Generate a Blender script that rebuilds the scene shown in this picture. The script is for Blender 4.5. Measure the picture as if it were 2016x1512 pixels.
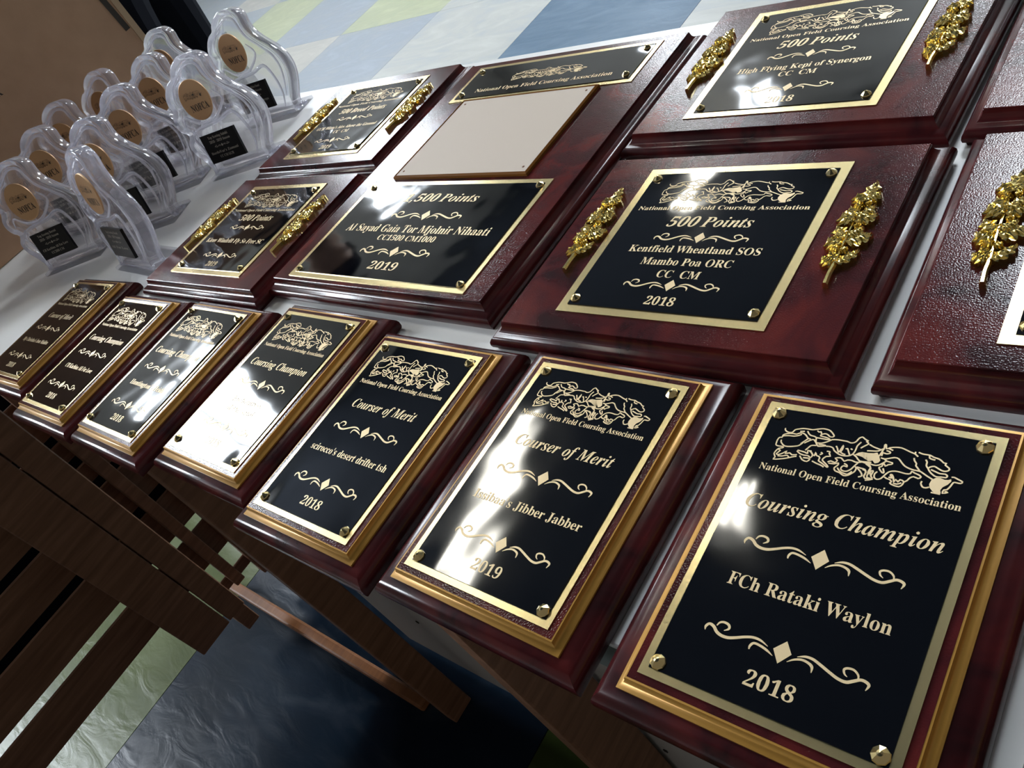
import bpy, bmesh, math, random
from mathutils import Vector, Matrix, noise
D = bpy.data; S = bpy.context.scene; COL = S.collection
for o in list(D.objects): D.objects.remove(o, do_unlink=True)
rad = math.radians

# ------------------------------------------------------------------ camera
T = .018                                     # world z=0 is the top of the brass plates; the table top lies at -T
ZF = -.75                                    # floor
cam = D.cameras.new('camera'); co = D.objects.new('camera', cam); COL.objects.link(co); S.camera = co
F_ = Vector((-.66406, .41493, -.62200)).normalized(); R_ = Vector((.73369, .52198, -.43503)); U_ = R_.cross(F_).normalized(); R_ = F_.cross(U_)
co.matrix_world = Matrix(((R_.x, U_.x, -F_.x, 0), (R_.y, U_.y, -F_.y, 0), (R_.z, U_.z, -F_.z, .2633), (0, 0, 0, 1)))
cam.sensor_width = 36; cam.lens = 36 * 1588 / 2016; cam.clip_start = .01; cam.clip_end = 60

# ------------------------------------------------------------------ world, exposure
W = D.worlds.new('world'); S.world = W; W.use_nodes = True
W.node_tree.nodes['Background'].inputs[0].default_value = (.95, .90, .84, 1)
W.node_tree.nodes['Background'].inputs[1].default_value = .12
vs = S.view_settings; vs.view_transform = 'Standard'; vs.look = 'None'; vs.gamma = 1; vs.use_curve_mapping = False
vs.exposure = 0.6
WINDOW_STRENGTH = 34.0                       # daylight through the window panes
LIGHT_STRENGTH = 26.0                        # ceiling tubes

# ------------------------------------------------------------------ materials
def mat(name, col=(.5,.5,.5), rough=.5, metal=0, **k):
    m = D.materials.new(name); m.use_nodes = True; b = m.node_tree.nodes['Principled BSDF']
    b.inputs['Base Color'].default_value = (*col, 1); b.inputs['Roughness'].default_value = rough; b.inputs['Metallic'].default_value = metal
    for a, v in k.items(): b.inputs[a].default_value = v
    return m
def nd(m, t, **k):
    n = m.node_tree.nodes.new(t)
    for a, v in k.items():
        if a in n.inputs: n.inputs[a].default_value = v
        else: setattr(n, a, v)
    return n
def lk(m, a, b): m.node_tree.links.new(a, b)
def bsdf(m): return m.node_tree.nodes['Principled BSDF']
def coords(m, scale=(1,1,1), obj=True):
    tc = nd(m, 'ShaderNodeTexCoord'); mp = nd(m, 'ShaderNodeMapping'); mp.inputs['Scale'].default_value = scale
    lk(m, tc.outputs['Object'], mp.inputs['Vector']); return mp.outputs[0]
def ramp(m, fac, stops):
    r = nd(m, 'ShaderNodeValToRGB'); e = r.color_ramp.elements
    while len(e) > 1: e.remove(e[-1])
    e[0].position = stops[0][0]; e[0].color = (*stops[0][1], 1)
    for p, c in stops[1:]:
        x = e.new(p); x.color = (*c, 1)
    lk(m, fac, r.inputs[0]); return r.outputs[0]
def noisy(m, scale, detail=3, sc=(1,1,1), dist=0):
    n = nd(m, 'ShaderNodeTexNoise'); n.inputs['Scale'].default_value = scale; n.inputs['Detail'].default_value = detail; n.inputs['Distortion'].default_value = dist
    lk(m, coords(m, sc), n.inputs['Vector']); return n.outputs[0]
def bump(m, h, strength, dist):
    b = nd(m, 'ShaderNodeBump'); b.inputs['Strength'].default_value = strength; b.inputs['Distance'].default_value = dist
    lk(m, h, b.inputs['Height']); lk(m, b.outputs[0], bsdf(m).inputs['Normal']); return b

def burgundy(name, grain, rough, seed=0):
    m = mat(name, rough=rough, **{'Specular IOR Level': .30})
    c = ramp(m, noisy(m, 22, 4, (1,1,1), 1.5), [(.3, (.014,.004,.005)), (.5, (.054,.008,.009)), (.72, (.098,.013,.011))])
    lk(m, c, bsdf(m).inputs['Base Color'])
    if grain: bump(m, noisy(m, 1250, 1), grain, .00010)
    return m
M = {}
M['face'] = burgundy('burgundy_grained_face', .8, .14)
M['edge'] = burgundy('burgundy_polished_edge', .10, .22)
M['gilt'] = mat('gilt_paint', (.46,.24,.045), .34, .35)
M['brass'] = mat('satin_brass', (.86,.70,.36), .24, 1)
bump(M['brass'], noisy(M['brass'], 1, 2, (60, 2500, 60)), .05, .0001)
M['black'] = mat('black_lacquered_metal', (.0012,.0016,.003), .055, 0, **{'Specular IOR Level': .7, 'IOR': 1.5})
bump(M['black'], noisy(M['black'], 26, 1), .10, .004)
M['nameplate'] = mat('black_nameplate', (.002,.002,.003), .3, 0, **{'Specular IOR Level': .25})
M['engrave'] = mat('engraved_brass', (.72,.56,.33), .42, .35)
M['silver'] = mat('engraved_grey', (.42,.39,.34), .5, .2)
M['gold'] = mat('polished_gold', (1.0,.80,.30), .17, 1)
M['screw'] = mat('brass_screw', (.78,.62,.30), .17, 1)
M['tan'] = mat('tan_backing', (.50,.42,.34), .55)
M['bevel'] = mat('clear_amber_bevel', (.42,.17,.03), .12, 0, **{'Transmission Weight': .5})
def acrylic(name, clear, painted_sheen):
    m = mat(name, (.98,.98,1.0), .02, 0, **{'Transmission Weight': 1, 'IOR': 1.42})
    tr = nd(m, 'ShaderNodeBsdfTransparent'); tr.inputs[0].default_value = (.97,.97,.99,1); mx = nd(m, 'ShaderNodeMixShader'); mx.inputs[0].default_value = clear
    lk(m, bsdf(m).outputs[0], mx.inputs[1]); lk(m, tr.outputs[0], mx.inputs[2])
    df = nd(m, 'ShaderNodeBsdfDiffuse'); df.inputs[0].default_value = (.82,.82,.95,1); tl = nd(m, 'ShaderNodeBsdfTranslucent'); tl.inputs[0].default_value = (.85,.85,.98,1)  # pale diffuse part stands in for bright internal reflection at the edges
    m2 = nd(m, 'ShaderNodeMixShader'); m2.inputs[0].default_value = .6; lk(m, df.outputs[0], m2.inputs[1]); lk(m, tl.outputs[0], m2.inputs[2])
    m3 = nd(m, 'ShaderNodeMixShader'); m3.inputs[0].default_value = painted_sheen; lk(m, mx.outputs[0], m3.inputs[1]); lk(m, m2.outputs[0], m3.inputs[2])
    lk(m, m3.outputs[0], m.node_tree.nodes['Material Output'].inputs[0]); return m
M['acrylic'] = acrylic('sheen_acrylic_rim', .24, .17)  # rim carries more of the painted sheen than the body
M['acrylic_clear'] = acrylic('clear_acrylic', .42, .01)
M['acrylic_base'] = acrylic('clear_acrylic_base', .72, .04)
M['copper'] = mat('copper_disc', (.60,.36,.18), .38, .35)
M['ink'] = mat('black_ink', (.03,.022,.015), .6)
M['table'] = mat('white_table_top', (.88,.88,.86), .3)
M['tedge'] = mat('table_edge', (.10,.115,.11), .4)
M['panel'] = mat('grey_panel', (.52,.50,.48), .5)
M['card'] = mat('cardboard', (.36,.22,.13), .75)
c = ramp(M['card'], noisy(M['card'], 40, 3, (1,1,1)), [(.3, (.44,.27,.165)), (.75, (.49,.305,.19))]); lk(M['card'], c, bsdf(M['card']).inputs['Base Color'])
M['tape'] = mat('box_inside', (.45,.32,.2), .7)
M['cloth'] = mat('dark_navy_cloth', (.004,.005,.009), .9, 0, **{'Specular IOR Level': .1})
M['skin'] = mat('skin', (.55,.34,.25), .5)
M['shoe'] = mat('black_shoe', (.01,.01,.01), .5)
def wood(name, a, b, c):
    m = mat(name, rough=.55)
    n = noisy(m, 7, 4, (14, 1.2, 14), .6)
    lk(m, ramp(m, n, [(.3, a), (.55, b), (.75, c)]), bsdf(m).inputs['Base Color']); bump(m, n, .2, .001); return m
M['wood'] = wood('brown_stained_pine', (.14,.062,.03), (.20,.095,.05), (.25,.125,.07))
M['owood'] = wood('orange_pine', (.17,.06,.018), (.21,.08,.025), (.25,.10,.035))
M['wall'] = mat('painted_wall', (.42,.42,.40), .8)
M['ceil'] = mat('dark_ceiling', (.028,.036,.05), .9)
M['frame'] = mat('window_frame', (.5,.5,.5), .5)
def emis(name, col, s):
    m = D.materials.new(name); m.use_nodes = True; t = m.node_tree; t.nodes.clear()
    e = t.nodes.new('ShaderNodeEmission'); o = t.nodes.new('ShaderNodeOutputMaterial'); e.inputs[0].default_value = (*col, 1); e.inputs[1].default_value = s
    t.links.new(e.outputs[0], o.inputs[0]); return m
M['pane'] = emis('daylit_pane', (.86,.93,1.0), WINDOW_STRENGTH)
M['tube'] = emis('fluorescent_tube', (1.0,.97,.86), LIGHT_STRENGTH)
def tilem(name, base, c2):
    m = mat(name, base, .28, **{'Specular IOR Level': .3})
    n = noisy(m, 3.2, 7, (1, 2.6, 1), 2.2)
    lk(m, ramp(m, n, [(.28, c2), (.5, base), (.74, tuple(min(1, v*1.12+.02) for v in base))]), bsdf(m).inputs['Base Color'])
    bump(m, noisy(m, 10, 5, (1,2.4,1), 1.2), .16, .008); return m
M['t_white'] = tilem('tile_pale_grey', (.45,.46,.44), (.39,.42,.44))
M['t_blue'] = tilem('tile_blue', (.12,.18,.25), (.09,.145,.21))
M['t_sky'] = tilem('tile_grey_blue', (.31,.35,.40), (.36,.385,.41))
M['t_green'] = tilem('tile_lime', (.42,.45,.31), (.38,.42,.30))
M['t_beige'] = tilem('tile_beige', (.46,.45,.42), (.40,.40,.38))
M['t_green_shade'] = tilem('tile_lime_shade', (.10,.12,.05), (.08,.10,.04))  # lime tile with the shade near the bench painted into its colour
bsdf(M['t_green_shade']).inputs['Roughness'].default_value = .2; bsdf(M['t_green_shade']).inputs['Specular IOR Level'].default_value = .6
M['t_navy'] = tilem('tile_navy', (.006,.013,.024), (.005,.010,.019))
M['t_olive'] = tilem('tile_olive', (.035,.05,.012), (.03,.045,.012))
for k_ in ('t_navy', 't_olive', 't_green_shade'): bsdf(M[k_]).inputs['Specular IOR Level'].default_value = .12; bsdf(M[k_]).inputs['Roughness'].default_value = .3

# ------------------------------------------------------------------ object helpers
def link(name, me, m, parent=None, loc=None, rotz=0, smooth=False):
    if isinstance(me, bmesh.types.BMesh):
        bm = me; me = D.meshes.new(name); (bmesh.ops.recalc_face_normals(bm, faces=bm.faces) if name not in ('emblem', 'scroll_ornament') else None); bm.to_mesh(me); bm.free()
    if m is not None and not me.materials: me.materials.append(m)
    if smooth:
        for p in me.polygons: p.use_smooth = True
    o = D.objects.new(name, me); COL.objects.link(o)
    if parent: o.parent = parent
    if loc: o.location = loc
    o.rotation_euler = (0, 0, rotz); return o
def thing(name, label, cat, loc=(0,0,0), rotz=0, group=None):
    o = D.objects.new(name, None); COL.objects.link(o); o.empty_display_size = .02; o.location = loc; o.rotation_euler = (0, 0, rotz)
    o['label'] = label; o['category'] = cat
    if group: o['group'] = group
    return o
def tag(o, label, cat, group=None):
    o['label'] = label; o['category'] = cat
    if group: o['group'] = group
    return o
def struct(name, bm, m):
    o = link(name, bm, m); o['kind'] = 'structure'; return o
def box(bm, x0, x1, y0, y1, z0, z1):
    v = [bm.verts.new(p) for p in ((x0,y0,z0),(x1,y0,z0),(x1,y1,z0),(x0,y1,z0),(x0,y0,z1),(x1,y0,z1),(x1,y1,z1),(x0,y1,z1))]
    for f in ((3,2,1,0),(4,5,6,7),(0,1,5,4),(1,2,6,5),(2,3,7,6),(3,0,4,7)): bm.faces.new([v[i] for i in f])
    return v
def bx(*a, bev=0, seg=2):
    bm = bmesh.new(); box(bm, *a)
    if bev: bmesh.ops.bevel(bm, geom=bm.edges[:], offset=bev, segments=seg, affect='EDGES', profile=.5)
    return bm
def loft(rings, cap0=True, cap1=True):          # rings: list of (half w, half h, z)
    bm = bmesh.new(); R = []
    for w, h, z in rings: R.append([bm.verts.new(p) for p in ((-w,-h,z),(w,-h,z),(w,h,z),(-w,h,z))])
    for a, b in zip(R, R[1:]):
        for i in range(4): bm.faces.new((a[i], a[(i+1)%4], b[(i+1)%4], b[i]))
    if cap0: bm.faces.new(R[0][::-1])
    if cap1: bm.faces.new(R[-1])
    return bm
def smooth_rings(me):                           # smooth along the profile, sharp at mitres
    me.shade_smooth() if hasattr(me, 'shade_smooth') else None
    me.set_sharp_from_angle(angle=rad(40))

G = {
("'", 0): [30,[11,61,9,96,21,96,19,61]],
('-', 0): [43,[5,31,5,41,38,41,38,31]],
('0', 0): [75,[38,-1,30,-1,24,1,18,5,14,10,8,22,6,30,5,48,6,66,8,74,14,87,18,91,24,95,30,97,38,97,45,97,51,95,57,91,61,87,67,74,70,58,71,48,70,39,67,22,61,9,57,5,51,1,45,-1],[38,7,42,9,45,12,47,18,50,48,47,78,45,84,42,87,38,89,33,87,30,84,28,78,25,48,28,18,30,12,33,9]],
('1', 0): [75,[13,0,13,7,26,7,29,9,31,13,31,83,22,73,16,70,13,69,8,72,6,79,18,84,36,96,51,96,51,13,52,9,55,7,69,7,69,0]],
('2', 0): [75,[5,0,5,14,30,40,37,49,44,61,45,74,44,83,42,85,38,89,31,88,27,86,25,83,24,79,22,66,14,67,7,71,6,75,5,79,7,85,11,91,14,93,23,96,35,97,44,97,52,95,58,91,62,87,65,81,66,75,64,66,58,56,52,48,17,15,51,15,58,19,61,28,69,28,68,0]],
('5', 0): [75,[33,-1,21,0,13,3,8,7,6,12,7,20,11,23,16,24,18,17,22,10,27,8,37,9,43,14,47,24,47,36,45,41,43,45,39,47,29,49,14,47,8,49,12,96,63,96,64,71,56,71,54,79,51,81,21,81,19,56,34,58,43,57,52,55,59,51,64,46,67,38,68,24,67,19,62,11,56,5,49,2,41,-1]],
('8', 0): [75,[37,-1,24,0,14,5,8,11,4,20,4,24,5,30,6,35,9,39,24,48,15,55,9,63,7,73,10,85,16,91,20,94,25,96,38,97,47,97,54,94,60,91,64,86,66,80,67,74,65,64,58,58,49,52,62,44,66,40,69,35,71,25,70,18,67,11,62,6,55,2,47,-1],[41,57,46,61,49,66,50,74,49,79,47,84,44,87,40,89,34,89,31,88,27,82,26,74,26,70,30,64],[37,6,42,7,48,11,51,14,52,23,50,31,48,34,33,43,27,38,24,32,22,24,23,19,24,15,29,8]],
('9', 0): [75,[30,-1,21,0,12,4,9,11,9,17,11,20,15,21,21,11,27,8,31,7,41,11,47,24,50,46,42,40,35,37,24,38,17,40,12,44,8,50,6,56,5,65,6,77,11,86,15,90,24,95,35,97,48,95,53,93,61,84,67,71,69,62,69,45,65,25,60,14,57,10,48,3,43,1],[37,47,45,49,50,56,48,74,46,81,43,85,40,87,36,88,33,88,27,83,26,78,24,66,26,55,30,49]],
('A', 0): [87,[-2,0,-2,4,5,6,8,11,41,93,45,93,79,13,84,5,89,4,89,0,46,0,46,4,52,4,55,6,57,9,51,26,21,26,15,10,16,6,19,4,26,4,26,0],[23,32,48,32,35,64]],
('B', 0): [89,[3,0,3,3,7,4,12,6,15,12,15,74,14,80,13,84,10,87,3,88,3,91,44,91,64,89,75,82,79,70,77,60,70,54,57,49,72,45,81,37,84,26,83,19,79,12,74,7,67,3,58,1],[36,50,49,52,53,54,55,58,57,69,56,79,51,85,48,86,41,87,39,86,37,83],[44,5,54,7,57,10,60,19,60,32,58,38,55,42,52,44,46,46,36,46,37,10,38,7]],
('C', 0): [94,[51,-2,43,-1,35,1,27,4,21,9,16,14,11,21,8,28,6,37,6,55,8,63,11,70,16,77,21,82,28,87,35,90,43,92,52,93,58,93,78,87,80,88,83,90,84,93,87,93,87,62,84,62,81,69,71,81,66,85,60,88,53,89,40,84,31,69,29,45,32,23,41,9,56,5,61,5,72,9,77,12,86,21,89,18,79,7,66,0]],
('E', 0): [88,[3,0,3,3,7,4,12,6,15,11,15,16,15,79,12,85,7,87,3,88,3,91,80,91,80,64,77,64,75,71,72,77,68,81,62,84,55,86,44,86,39,85,37,83,37,49,44,50,49,51,52,54,56,63,58,69,61,69,61,24,57,24,55,36,51,41,45,44,37,44,37,13,37,8,40,6,52,6,63,8,67,10,74,15,82,29,86,29,80,0]],
('F', 0): [81,[3,0,3,3,7,4,12,7,15,12,15,75,15,79,12,85,3,88,3,91,79,91,79,64,75,64,73,73,69,80,62,84,52,86,44,86,39,86,37,83,36,49,43,50,51,54,56,63,57,69,60,69,60,24,57,24,54,36,51,40,48,43,43,44,36,45,36,16,38,9,42,5,51,3,51,0]],
('G', 0): [102,[54,-2,44,-1,36,1,28,4,22,8,16,14,11,21,8,28,6,37,6,55,8,63,11,70,16,77,21,83,28,87,35,90,43,92,51,93,66,91,78,87,81,89,84,93,87,93,87,62,84,62,79,71,73,79,66,85,58,88,53,89,40,84,32,69,29,46,30,33,32,22,36,13,41,7,48,4,55,3,63,4,66,5,68,11,69,26,67,32,63,35,55,36,55,40,100,40,100,36,93,35,90,32,89,26,89,6,77,1,66,-1]],
('H', 0): [105,[3,0,3,3,7,4,12,6,15,12,15,16,15,80,12,85,10,86,3,88,3,91,48,91,48,88,41,86,37,83,36,76,36,50,68,50,67,83,64,86,56,88,56,91,101,91,101,88,92,85,90,80,90,76,90,12,92,7,94,5,101,3,101,0,56,0,56,3,64,5,67,8,68,16,68,44,36,44,36,16,37,9,41,5,48,3,48,0]],
('I', 0): [52,[3,0,3,3,12,6,15,11,15,15,15,81,13,85,3,88,3,91,49,91,49,88,39,85,37,81,37,15,38,7,41,5,49,3,49,0]],
('J', 0): [66,[22,-13,14,-12,7,-9,1,-2,-1,5,0,8,2,12,6,15,12,15,16,12,18,8,18,4,15,-4,16,-6,21,-8,26,-7,28,-5,29,1,29,80,26,85,22,87,16,88,16,91,63,91,63,88,54,85,51,80,51,18,48,1,38,-10]],
('K', 0): [102,[3,0,3,3,7,4,13,6,15,12,15,16,15,80,13,85,10,86,3,88,3,91,48,91,48,88,39,86,37,81,37,47,64,75,69,81,70,84,68,86,58,88,58,91,97,91,97,88,87,86,78,81,54,57,93,9,97,5,104,3,104,0,56,0,56,3,64,4,66,6,66,8,40,43,37,40,37,12,39,6,41,5,48,3,48,0]],
('L', 0): [85,[3,0,3,3,7,4,12,6,15,12,15,16,15,80,12,85,10,86,3,88,3,91,50,91,50,88,40,86,37,81,37,9,39,7,44,6,53,6,63,8,67,10,74,16,82,31,85,31,80,0]],
('M', 0): [127,[3,0,3,3,7,4,12,6,14,9,15,16,15,81,12,86,3,88,3,91,37,91,63,28,90,91,123,91,123,88,120,87,115,85,113,82,112,76,112,11,115,6,123,3,123,0,79,0,79,3,88,6,91,11,91,80,58,0,54,0,21,78,21,11,24,6,26,5,34,3,34,0]],
('N', 0): [99,[81,-2,21,70,22,11,24,6,26,5,33,3,33,0,4,0,4,3,11,5,13,7,15,16,15,78,7,87,4,88,4,91,31,91,78,34,78,81,75,85,66,88,66,91,96,91,96,88,89,86,87,85,85,80,84,-2]],
('O', 0): [105,[52,-2,40,-1,34,1,28,4,19,12,15,16,9,27,6,39,6,46,6,52,9,64,12,70,19,79,29,87,34,90,40,92,53,93,66,92,71,90,77,87,86,80,90,75,96,65,98,59,100,46,98,33,96,27,90,16,86,12,82,8,71,1,65,-1],[53,2,66,7,73,22,76,46,75,59,73,69,70,78,65,84,59,87,52,89,39,84,32,69,29,46,30,33,32,22,35,13,40,7,46,4]],
('P', 0): [84,[3,0,3,3,7,4,12,6,15,12,15,16,15,80,12,85,10,86,3,88,3,91,53,91,67,88,75,83,80,76,82,66,81,59,78,53,73,48,67,44,58,42,36,41,36,16,37,9,41,5,48,3,48,0],[36,46,46,46,51,48,54,51,57,54,58,66,57,77,55,81,52,84,48,86,41,86,37,84]],
('R', 0): [95,[3,0,3,3,7,4,12,6,15,12,15,16,15,80,12,85,10,86,3,88,3,91,56,90,66,88,73,85,79,81,82,74,83,67,81,57,74,50,63,45,88,8,92,4,96,3,96,0,68,0,40,42,36,42,37,12,39,6,41,5,48,3,48,0],[36,47,47,47,52,49,56,52,59,56,61,67,59,78,54,84,42,86,38,84,37,83]],
('S', 0): [78,[9,-2,9,32,12,32,18,15,22,10,27,6,33,4,39,3,48,5,54,10,56,18,55,23,51,28,25,42,15,51,12,55,10,66,10,72,13,81,16,84,23,90,32,93,43,93,60,89,62,89,64,93,68,93,68,64,64,64,61,73,56,80,50,86,43,89,35,89,28,85,24,80,24,76,25,70,30,65,60,49,68,41,71,34,72,27,71,21,68,12,61,4,51,0,45,-2,34,-2,17,2,14,1,12,-2]],
('T', 0): [85,[18,0,18,3,26,5,28,6,31,12,31,87,23,86,18,84,13,81,9,76,7,70,6,64,2,64,2,91,82,91,82,63,79,63,75,76,67,84,53,87,53,12,55,6,61,4,66,3,66,0]],
('V', 0): [86,[42,-3,7,79,3,86,-3,88,-3,91,42,91,42,88,35,87,32,85,31,80,52,29,71,80,70,85,66,87,60,88,60,91,88,91,88,88,82,85,78,81,46,-3]],
('W', 0): [122,[34,-2,5,81,2,87,-3,88,-3,91,36,91,36,88,31,87,29,85,28,80,45,31,60,71,55,85,52,87,46,88,46,91,88,91,88,88,83,87,80,85,79,81,95,33,110,79,109,85,106,87,101,88,101,91,125,91,125,88,120,86,116,79,89,-2,86,-2,63,62,38,-2]],
('Z', 0): [88,[4,0,4,2,55,86,37,86,25,82,19,77,12,63,9,63,11,91,81,91,81,89,31,6,56,6,64,9,70,12,75,17,79,24,81,33,85,33,81,0]],
('a', 0): [69,[51,-2,45,-1,42,2,40,7,34,2,27,-1,19,-2,11,0,6,5,4,13,5,18,8,23,13,27,20,31,40,38,39,54,35,58,30,59,25,59,22,57,21,55,25,46,22,40,15,38,9,41,7,45,7,50,10,56,15,60,27,63,41,63,48,61,53,58,56,54,58,49,59,42,59,9,59,7,61,7,64,8,66,6,61,1,56,-1],[30,7,35,8,40,13,40,34,31,30,25,25,24,17,24,11,27,8]],
('b', 0): [72,[9,-2,8,81,7,86,2,88,2,91,28,91,28,56,32,60,38,63,44,64,53,62,57,60,63,53,67,44,68,33,68,27,67,21,62,10,54,3,49,0,38,-2,32,-1,27,1,21,6,11,-2],[37,3,41,4,44,6,46,10,49,23,49,32,48,46,46,50,44,53,41,55,37,56,31,54,28,48,28,14,29,8,32,4]],
('c', 0): [59,[31,-2,22,0,17,2,10,9,6,19,4,24,4,36,8,47,15,56,19,59,29,63,41,63,46,62,53,57,55,49,54,45,50,41,43,42,40,45,39,57,37,59,34,59,28,57,24,50,22,37,25,21,27,15,31,11,36,8,41,8,45,8,54,14,57,12,50,4,41,0]],
('d', 0): [74,[28,-2,23,-2,16,2,9,9,7,13,5,18,4,29,4,36,7,47,13,56,20,62,25,63,35,63,40,60,45,56,44,83,42,86,35,88,35,91,64,91,64,12,66,7,71,6,71,2,63,2,45,-2,45,8,40,2,35,-1],[34,6,40,8,45,15,45,48,41,54,35,56,31,55,28,53,26,50,25,45,24,31,24,23,26,12,28,8,31,6]],
('e', 0): [60,[31,-2,21,0,17,2,10,9,5,19,4,31,6,43,10,53,17,60,22,62,31,64,39,63,45,60,50,56,54,50,56,43,57,33,23,33,25,19,31,11,40,8,45,9,50,12,54,17,57,15,50,5,41,0],[23,38,40,38,40,52,37,58,32,59,27,57,24,51]],
('f', 0): [43,[3,0,3,3,7,4,9,6,10,15,10,55,3,55,3,62,10,62,11,77,13,83,17,87,22,90,28,92,35,93,44,91,48,89,52,83,52,77,49,72,43,71,38,74,37,80,39,87,38,88,32,87,30,81,30,62,41,62,41,55,30,55,30,9,32,5,40,3,40,0]],
('g', 0): [65,[29,-28,15,-26,10,-24,4,-18,3,-15,4,-11,8,-8,14,-5,9,-2,6,2,5,9,8,15,20,22,12,27,6,34,4,42,6,50,8,54,14,59,26,63,37,63,47,61,63,61,63,54,54,54,58,45,58,41,57,33,53,27,43,22,24,20,21,17,20,14,21,12,24,10,47,9,58,5,61,3,63,-4,62,-13,59,-18,54,-23,48,-26,39,-27],[31,25,37,27,38,29,40,42,38,55,37,58,31,59,29,59,25,55,23,42,25,29,26,27],[32,-23,44,-22,50,-19,53,-13,51,-9,45,-7,19,-7,15,-12,15,-15,17,-19,22,-22]],
('h', 0): [76,[4,0,4,3,9,5,10,11,10,82,8,87,4,88,4,91,30,91,30,53,35,59,41,63,49,64,58,61,64,54,66,42,66,9,69,4,73,3,73,0,40,0,40,3,45,4,46,7,47,11,46,49,45,53,41,54,37,53,33,51,30,47,30,9,32,4,36,3,36,0]],
('i', 0): [40,[20,72,15,74,13,75,11,77,10,82,10,85,13,90,17,92,20,93,23,92,27,90,29,88,30,82,30,80,27,75],[4,0,4,3,9,5,10,11,10,53,9,57,4,59,4,62,30,62,30,9,32,4,36,3,36,0]],
('j', 0): [42,[21,73,16,74,14,76,12,78,11,83,11,85,14,90,16,92,21,93,24,93,28,90,30,88,31,83,31,80,28,76,24,73],[7,-28,1,-27,-5,-25,-10,-19,-11,-14,-9,-8,-5,-6,-1,-6,3,-8,5,-11,5,-15,2,-20,3,-22,4,-23,9,-23,11,-22,12,-17,13,53,11,57,4,59,4,62,32,62,31,-12,29,-17,25,-22,20,-25,14,-27]],
('k', 0): [72,[3,0,3,3,9,5,10,11,10,82,8,87,4,88,4,91,30,91,30,34,48,54,48,57,41,59,41,62,69,62,69,59,59,56,44,42,69,7,73,4,75,3,75,0,42,0,42,3,47,5,48,7,33,29,30,27,30,9,32,4,36,3,36,0]],
('l', 0): [40,[4,0,4,3,9,5,10,11,10,82,8,87,4,88,4,91,30,91,30,9,32,4,36,3,36,0]],
('m', 0): [111,[4,0,4,3,9,5,10,11,10,53,8,58,4,59,4,62,29,62,29,53,35,59,41,62,47,64,55,62,61,59,64,52,70,59,76,62,84,64,93,61,99,54,101,42,101,9,103,4,107,3,107,0,75,0,75,3,81,5,82,11,81,49,80,53,75,54,72,54,65,47,65,9,67,4,71,3,71,0,40,0,40,3,45,5,46,11,46,49,44,53,40,54,36,53,32,51,29,47,29,9,32,4,35,3,35,0]],
('n', 0): [76,[4,0,4,3,9,5,10,11,10,53,8,58,4,59,4,62,30,62,30,53,35,59,41,63,49,64,58,61,64,54,66,42,67,7,69,4,73,3,73,0,40,0,40,3,45,4,46,7,47,11,46,49,45,53,41,54,37,53,33,51,30,47,30,9,32,4,36,3,36,0]],
('o', 0): [67,[34,-2,23,0,14,5,10,9,5,19,4,31,5,43,8,48,14,56,23,62,34,64,44,62,49,60,57,53,62,43,63,31,62,19,57,9,49,2,44,0],[34,2,37,3,42,8,43,16,44,31,44,41,42,54,40,57,37,59,34,60,30,59,28,57,26,54,24,49,23,31,24,16,26,8,30,3]],
('p', 0): [74,[3,-28,3,-25,7,-24,10,-21,10,-13,10,52,9,57,4,59,4,62,29,62,29,53,33,59,39,63,46,64,55,62,62,57,67,48,69,43,70,32,70,26,69,20,65,10,58,2,54,0,45,-2,39,-1,34,2,30,6,30,-20,33,-24,39,-25,39,-28],[39,6,43,6,46,8,48,12,50,23,51,31,48,50,46,53,44,55,40,56,36,55,32,52,30,47,30,14,32,9,35,7]],
('r', 0): [57,[4,0,4,3,9,5,10,11,10,53,9,57,4,59,4,62,29,62,29,50,34,58,41,62,47,64,50,63,55,61,57,59,58,53,57,49,54,46,50,44,46,45,40,51,38,52,36,52,32,48,30,42,30,8,32,5,39,3,39,0]],
('s', 0): [58,[30,-2,15,2,13,1,10,-2,7,-2,7,21,11,21,14,11,17,8,24,3,28,3,34,4,37,7,38,12,38,15,35,18,17,28,11,34,8,40,8,49,13,58,17,61,22,63,30,64,43,61,46,64,49,64,49,44,46,44,42,52,39,55,33,59,25,58,21,54,21,50,23,46,46,33,50,27,51,23,51,13,49,8,46,4,41,0,36,-1]],
('t', 0): [46,[25,-2,16,0,11,5,10,14,10,56,4,56,4,60,18,74,26,85,29,85,29,62,42,62,42,56,29,56,29,12,31,9,34,8,37,9,41,15,44,13,40,5,33,0]],
('u', 0): [75,[26,-2,21,-1,16,0,13,3,11,8,9,19,9,52,7,58,2,59,2,62,28,62,29,13,32,8,35,7,39,8,46,13,46,53,43,58,38,59,38,62,65,62,65,11,66,8,72,6,72,3,55,1,46,-2,46,8,37,1]],
('v', 0): [61,[28,-2,7,52,3,58,-1,59,-1,62,33,62,33,59,28,58,26,57,26,55,37,24,48,54,47,57,45,58,41,59,41,62,61,62,61,59,57,57,53,52,32,-2]],
('y', 0): [60,[10,-28,4,-27,0,-23,-1,-17,0,-12,5,-8,11,-9,15,-13,15,-19,17,-20,19,-19,25,-11,28,-1,6,52,3,57,-1,59,-1,62,32,62,32,59,27,58,26,54,37,24,48,54,47,56,46,58,41,59,41,62,60,62,60,59,57,58,53,52,28,-15,21,-24,17,-27]],
('z', 0): [59,[3,0,3,3,34,57,21,57,17,56,12,52,9,43,5,43,6,62,55,62,55,58,25,5,36,5,41,7,47,12,52,21,55,21,54,0]],
(',', 1): [36,[6,-17,12,16,25,16,26,14,23,4,14,-17]],
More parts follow.
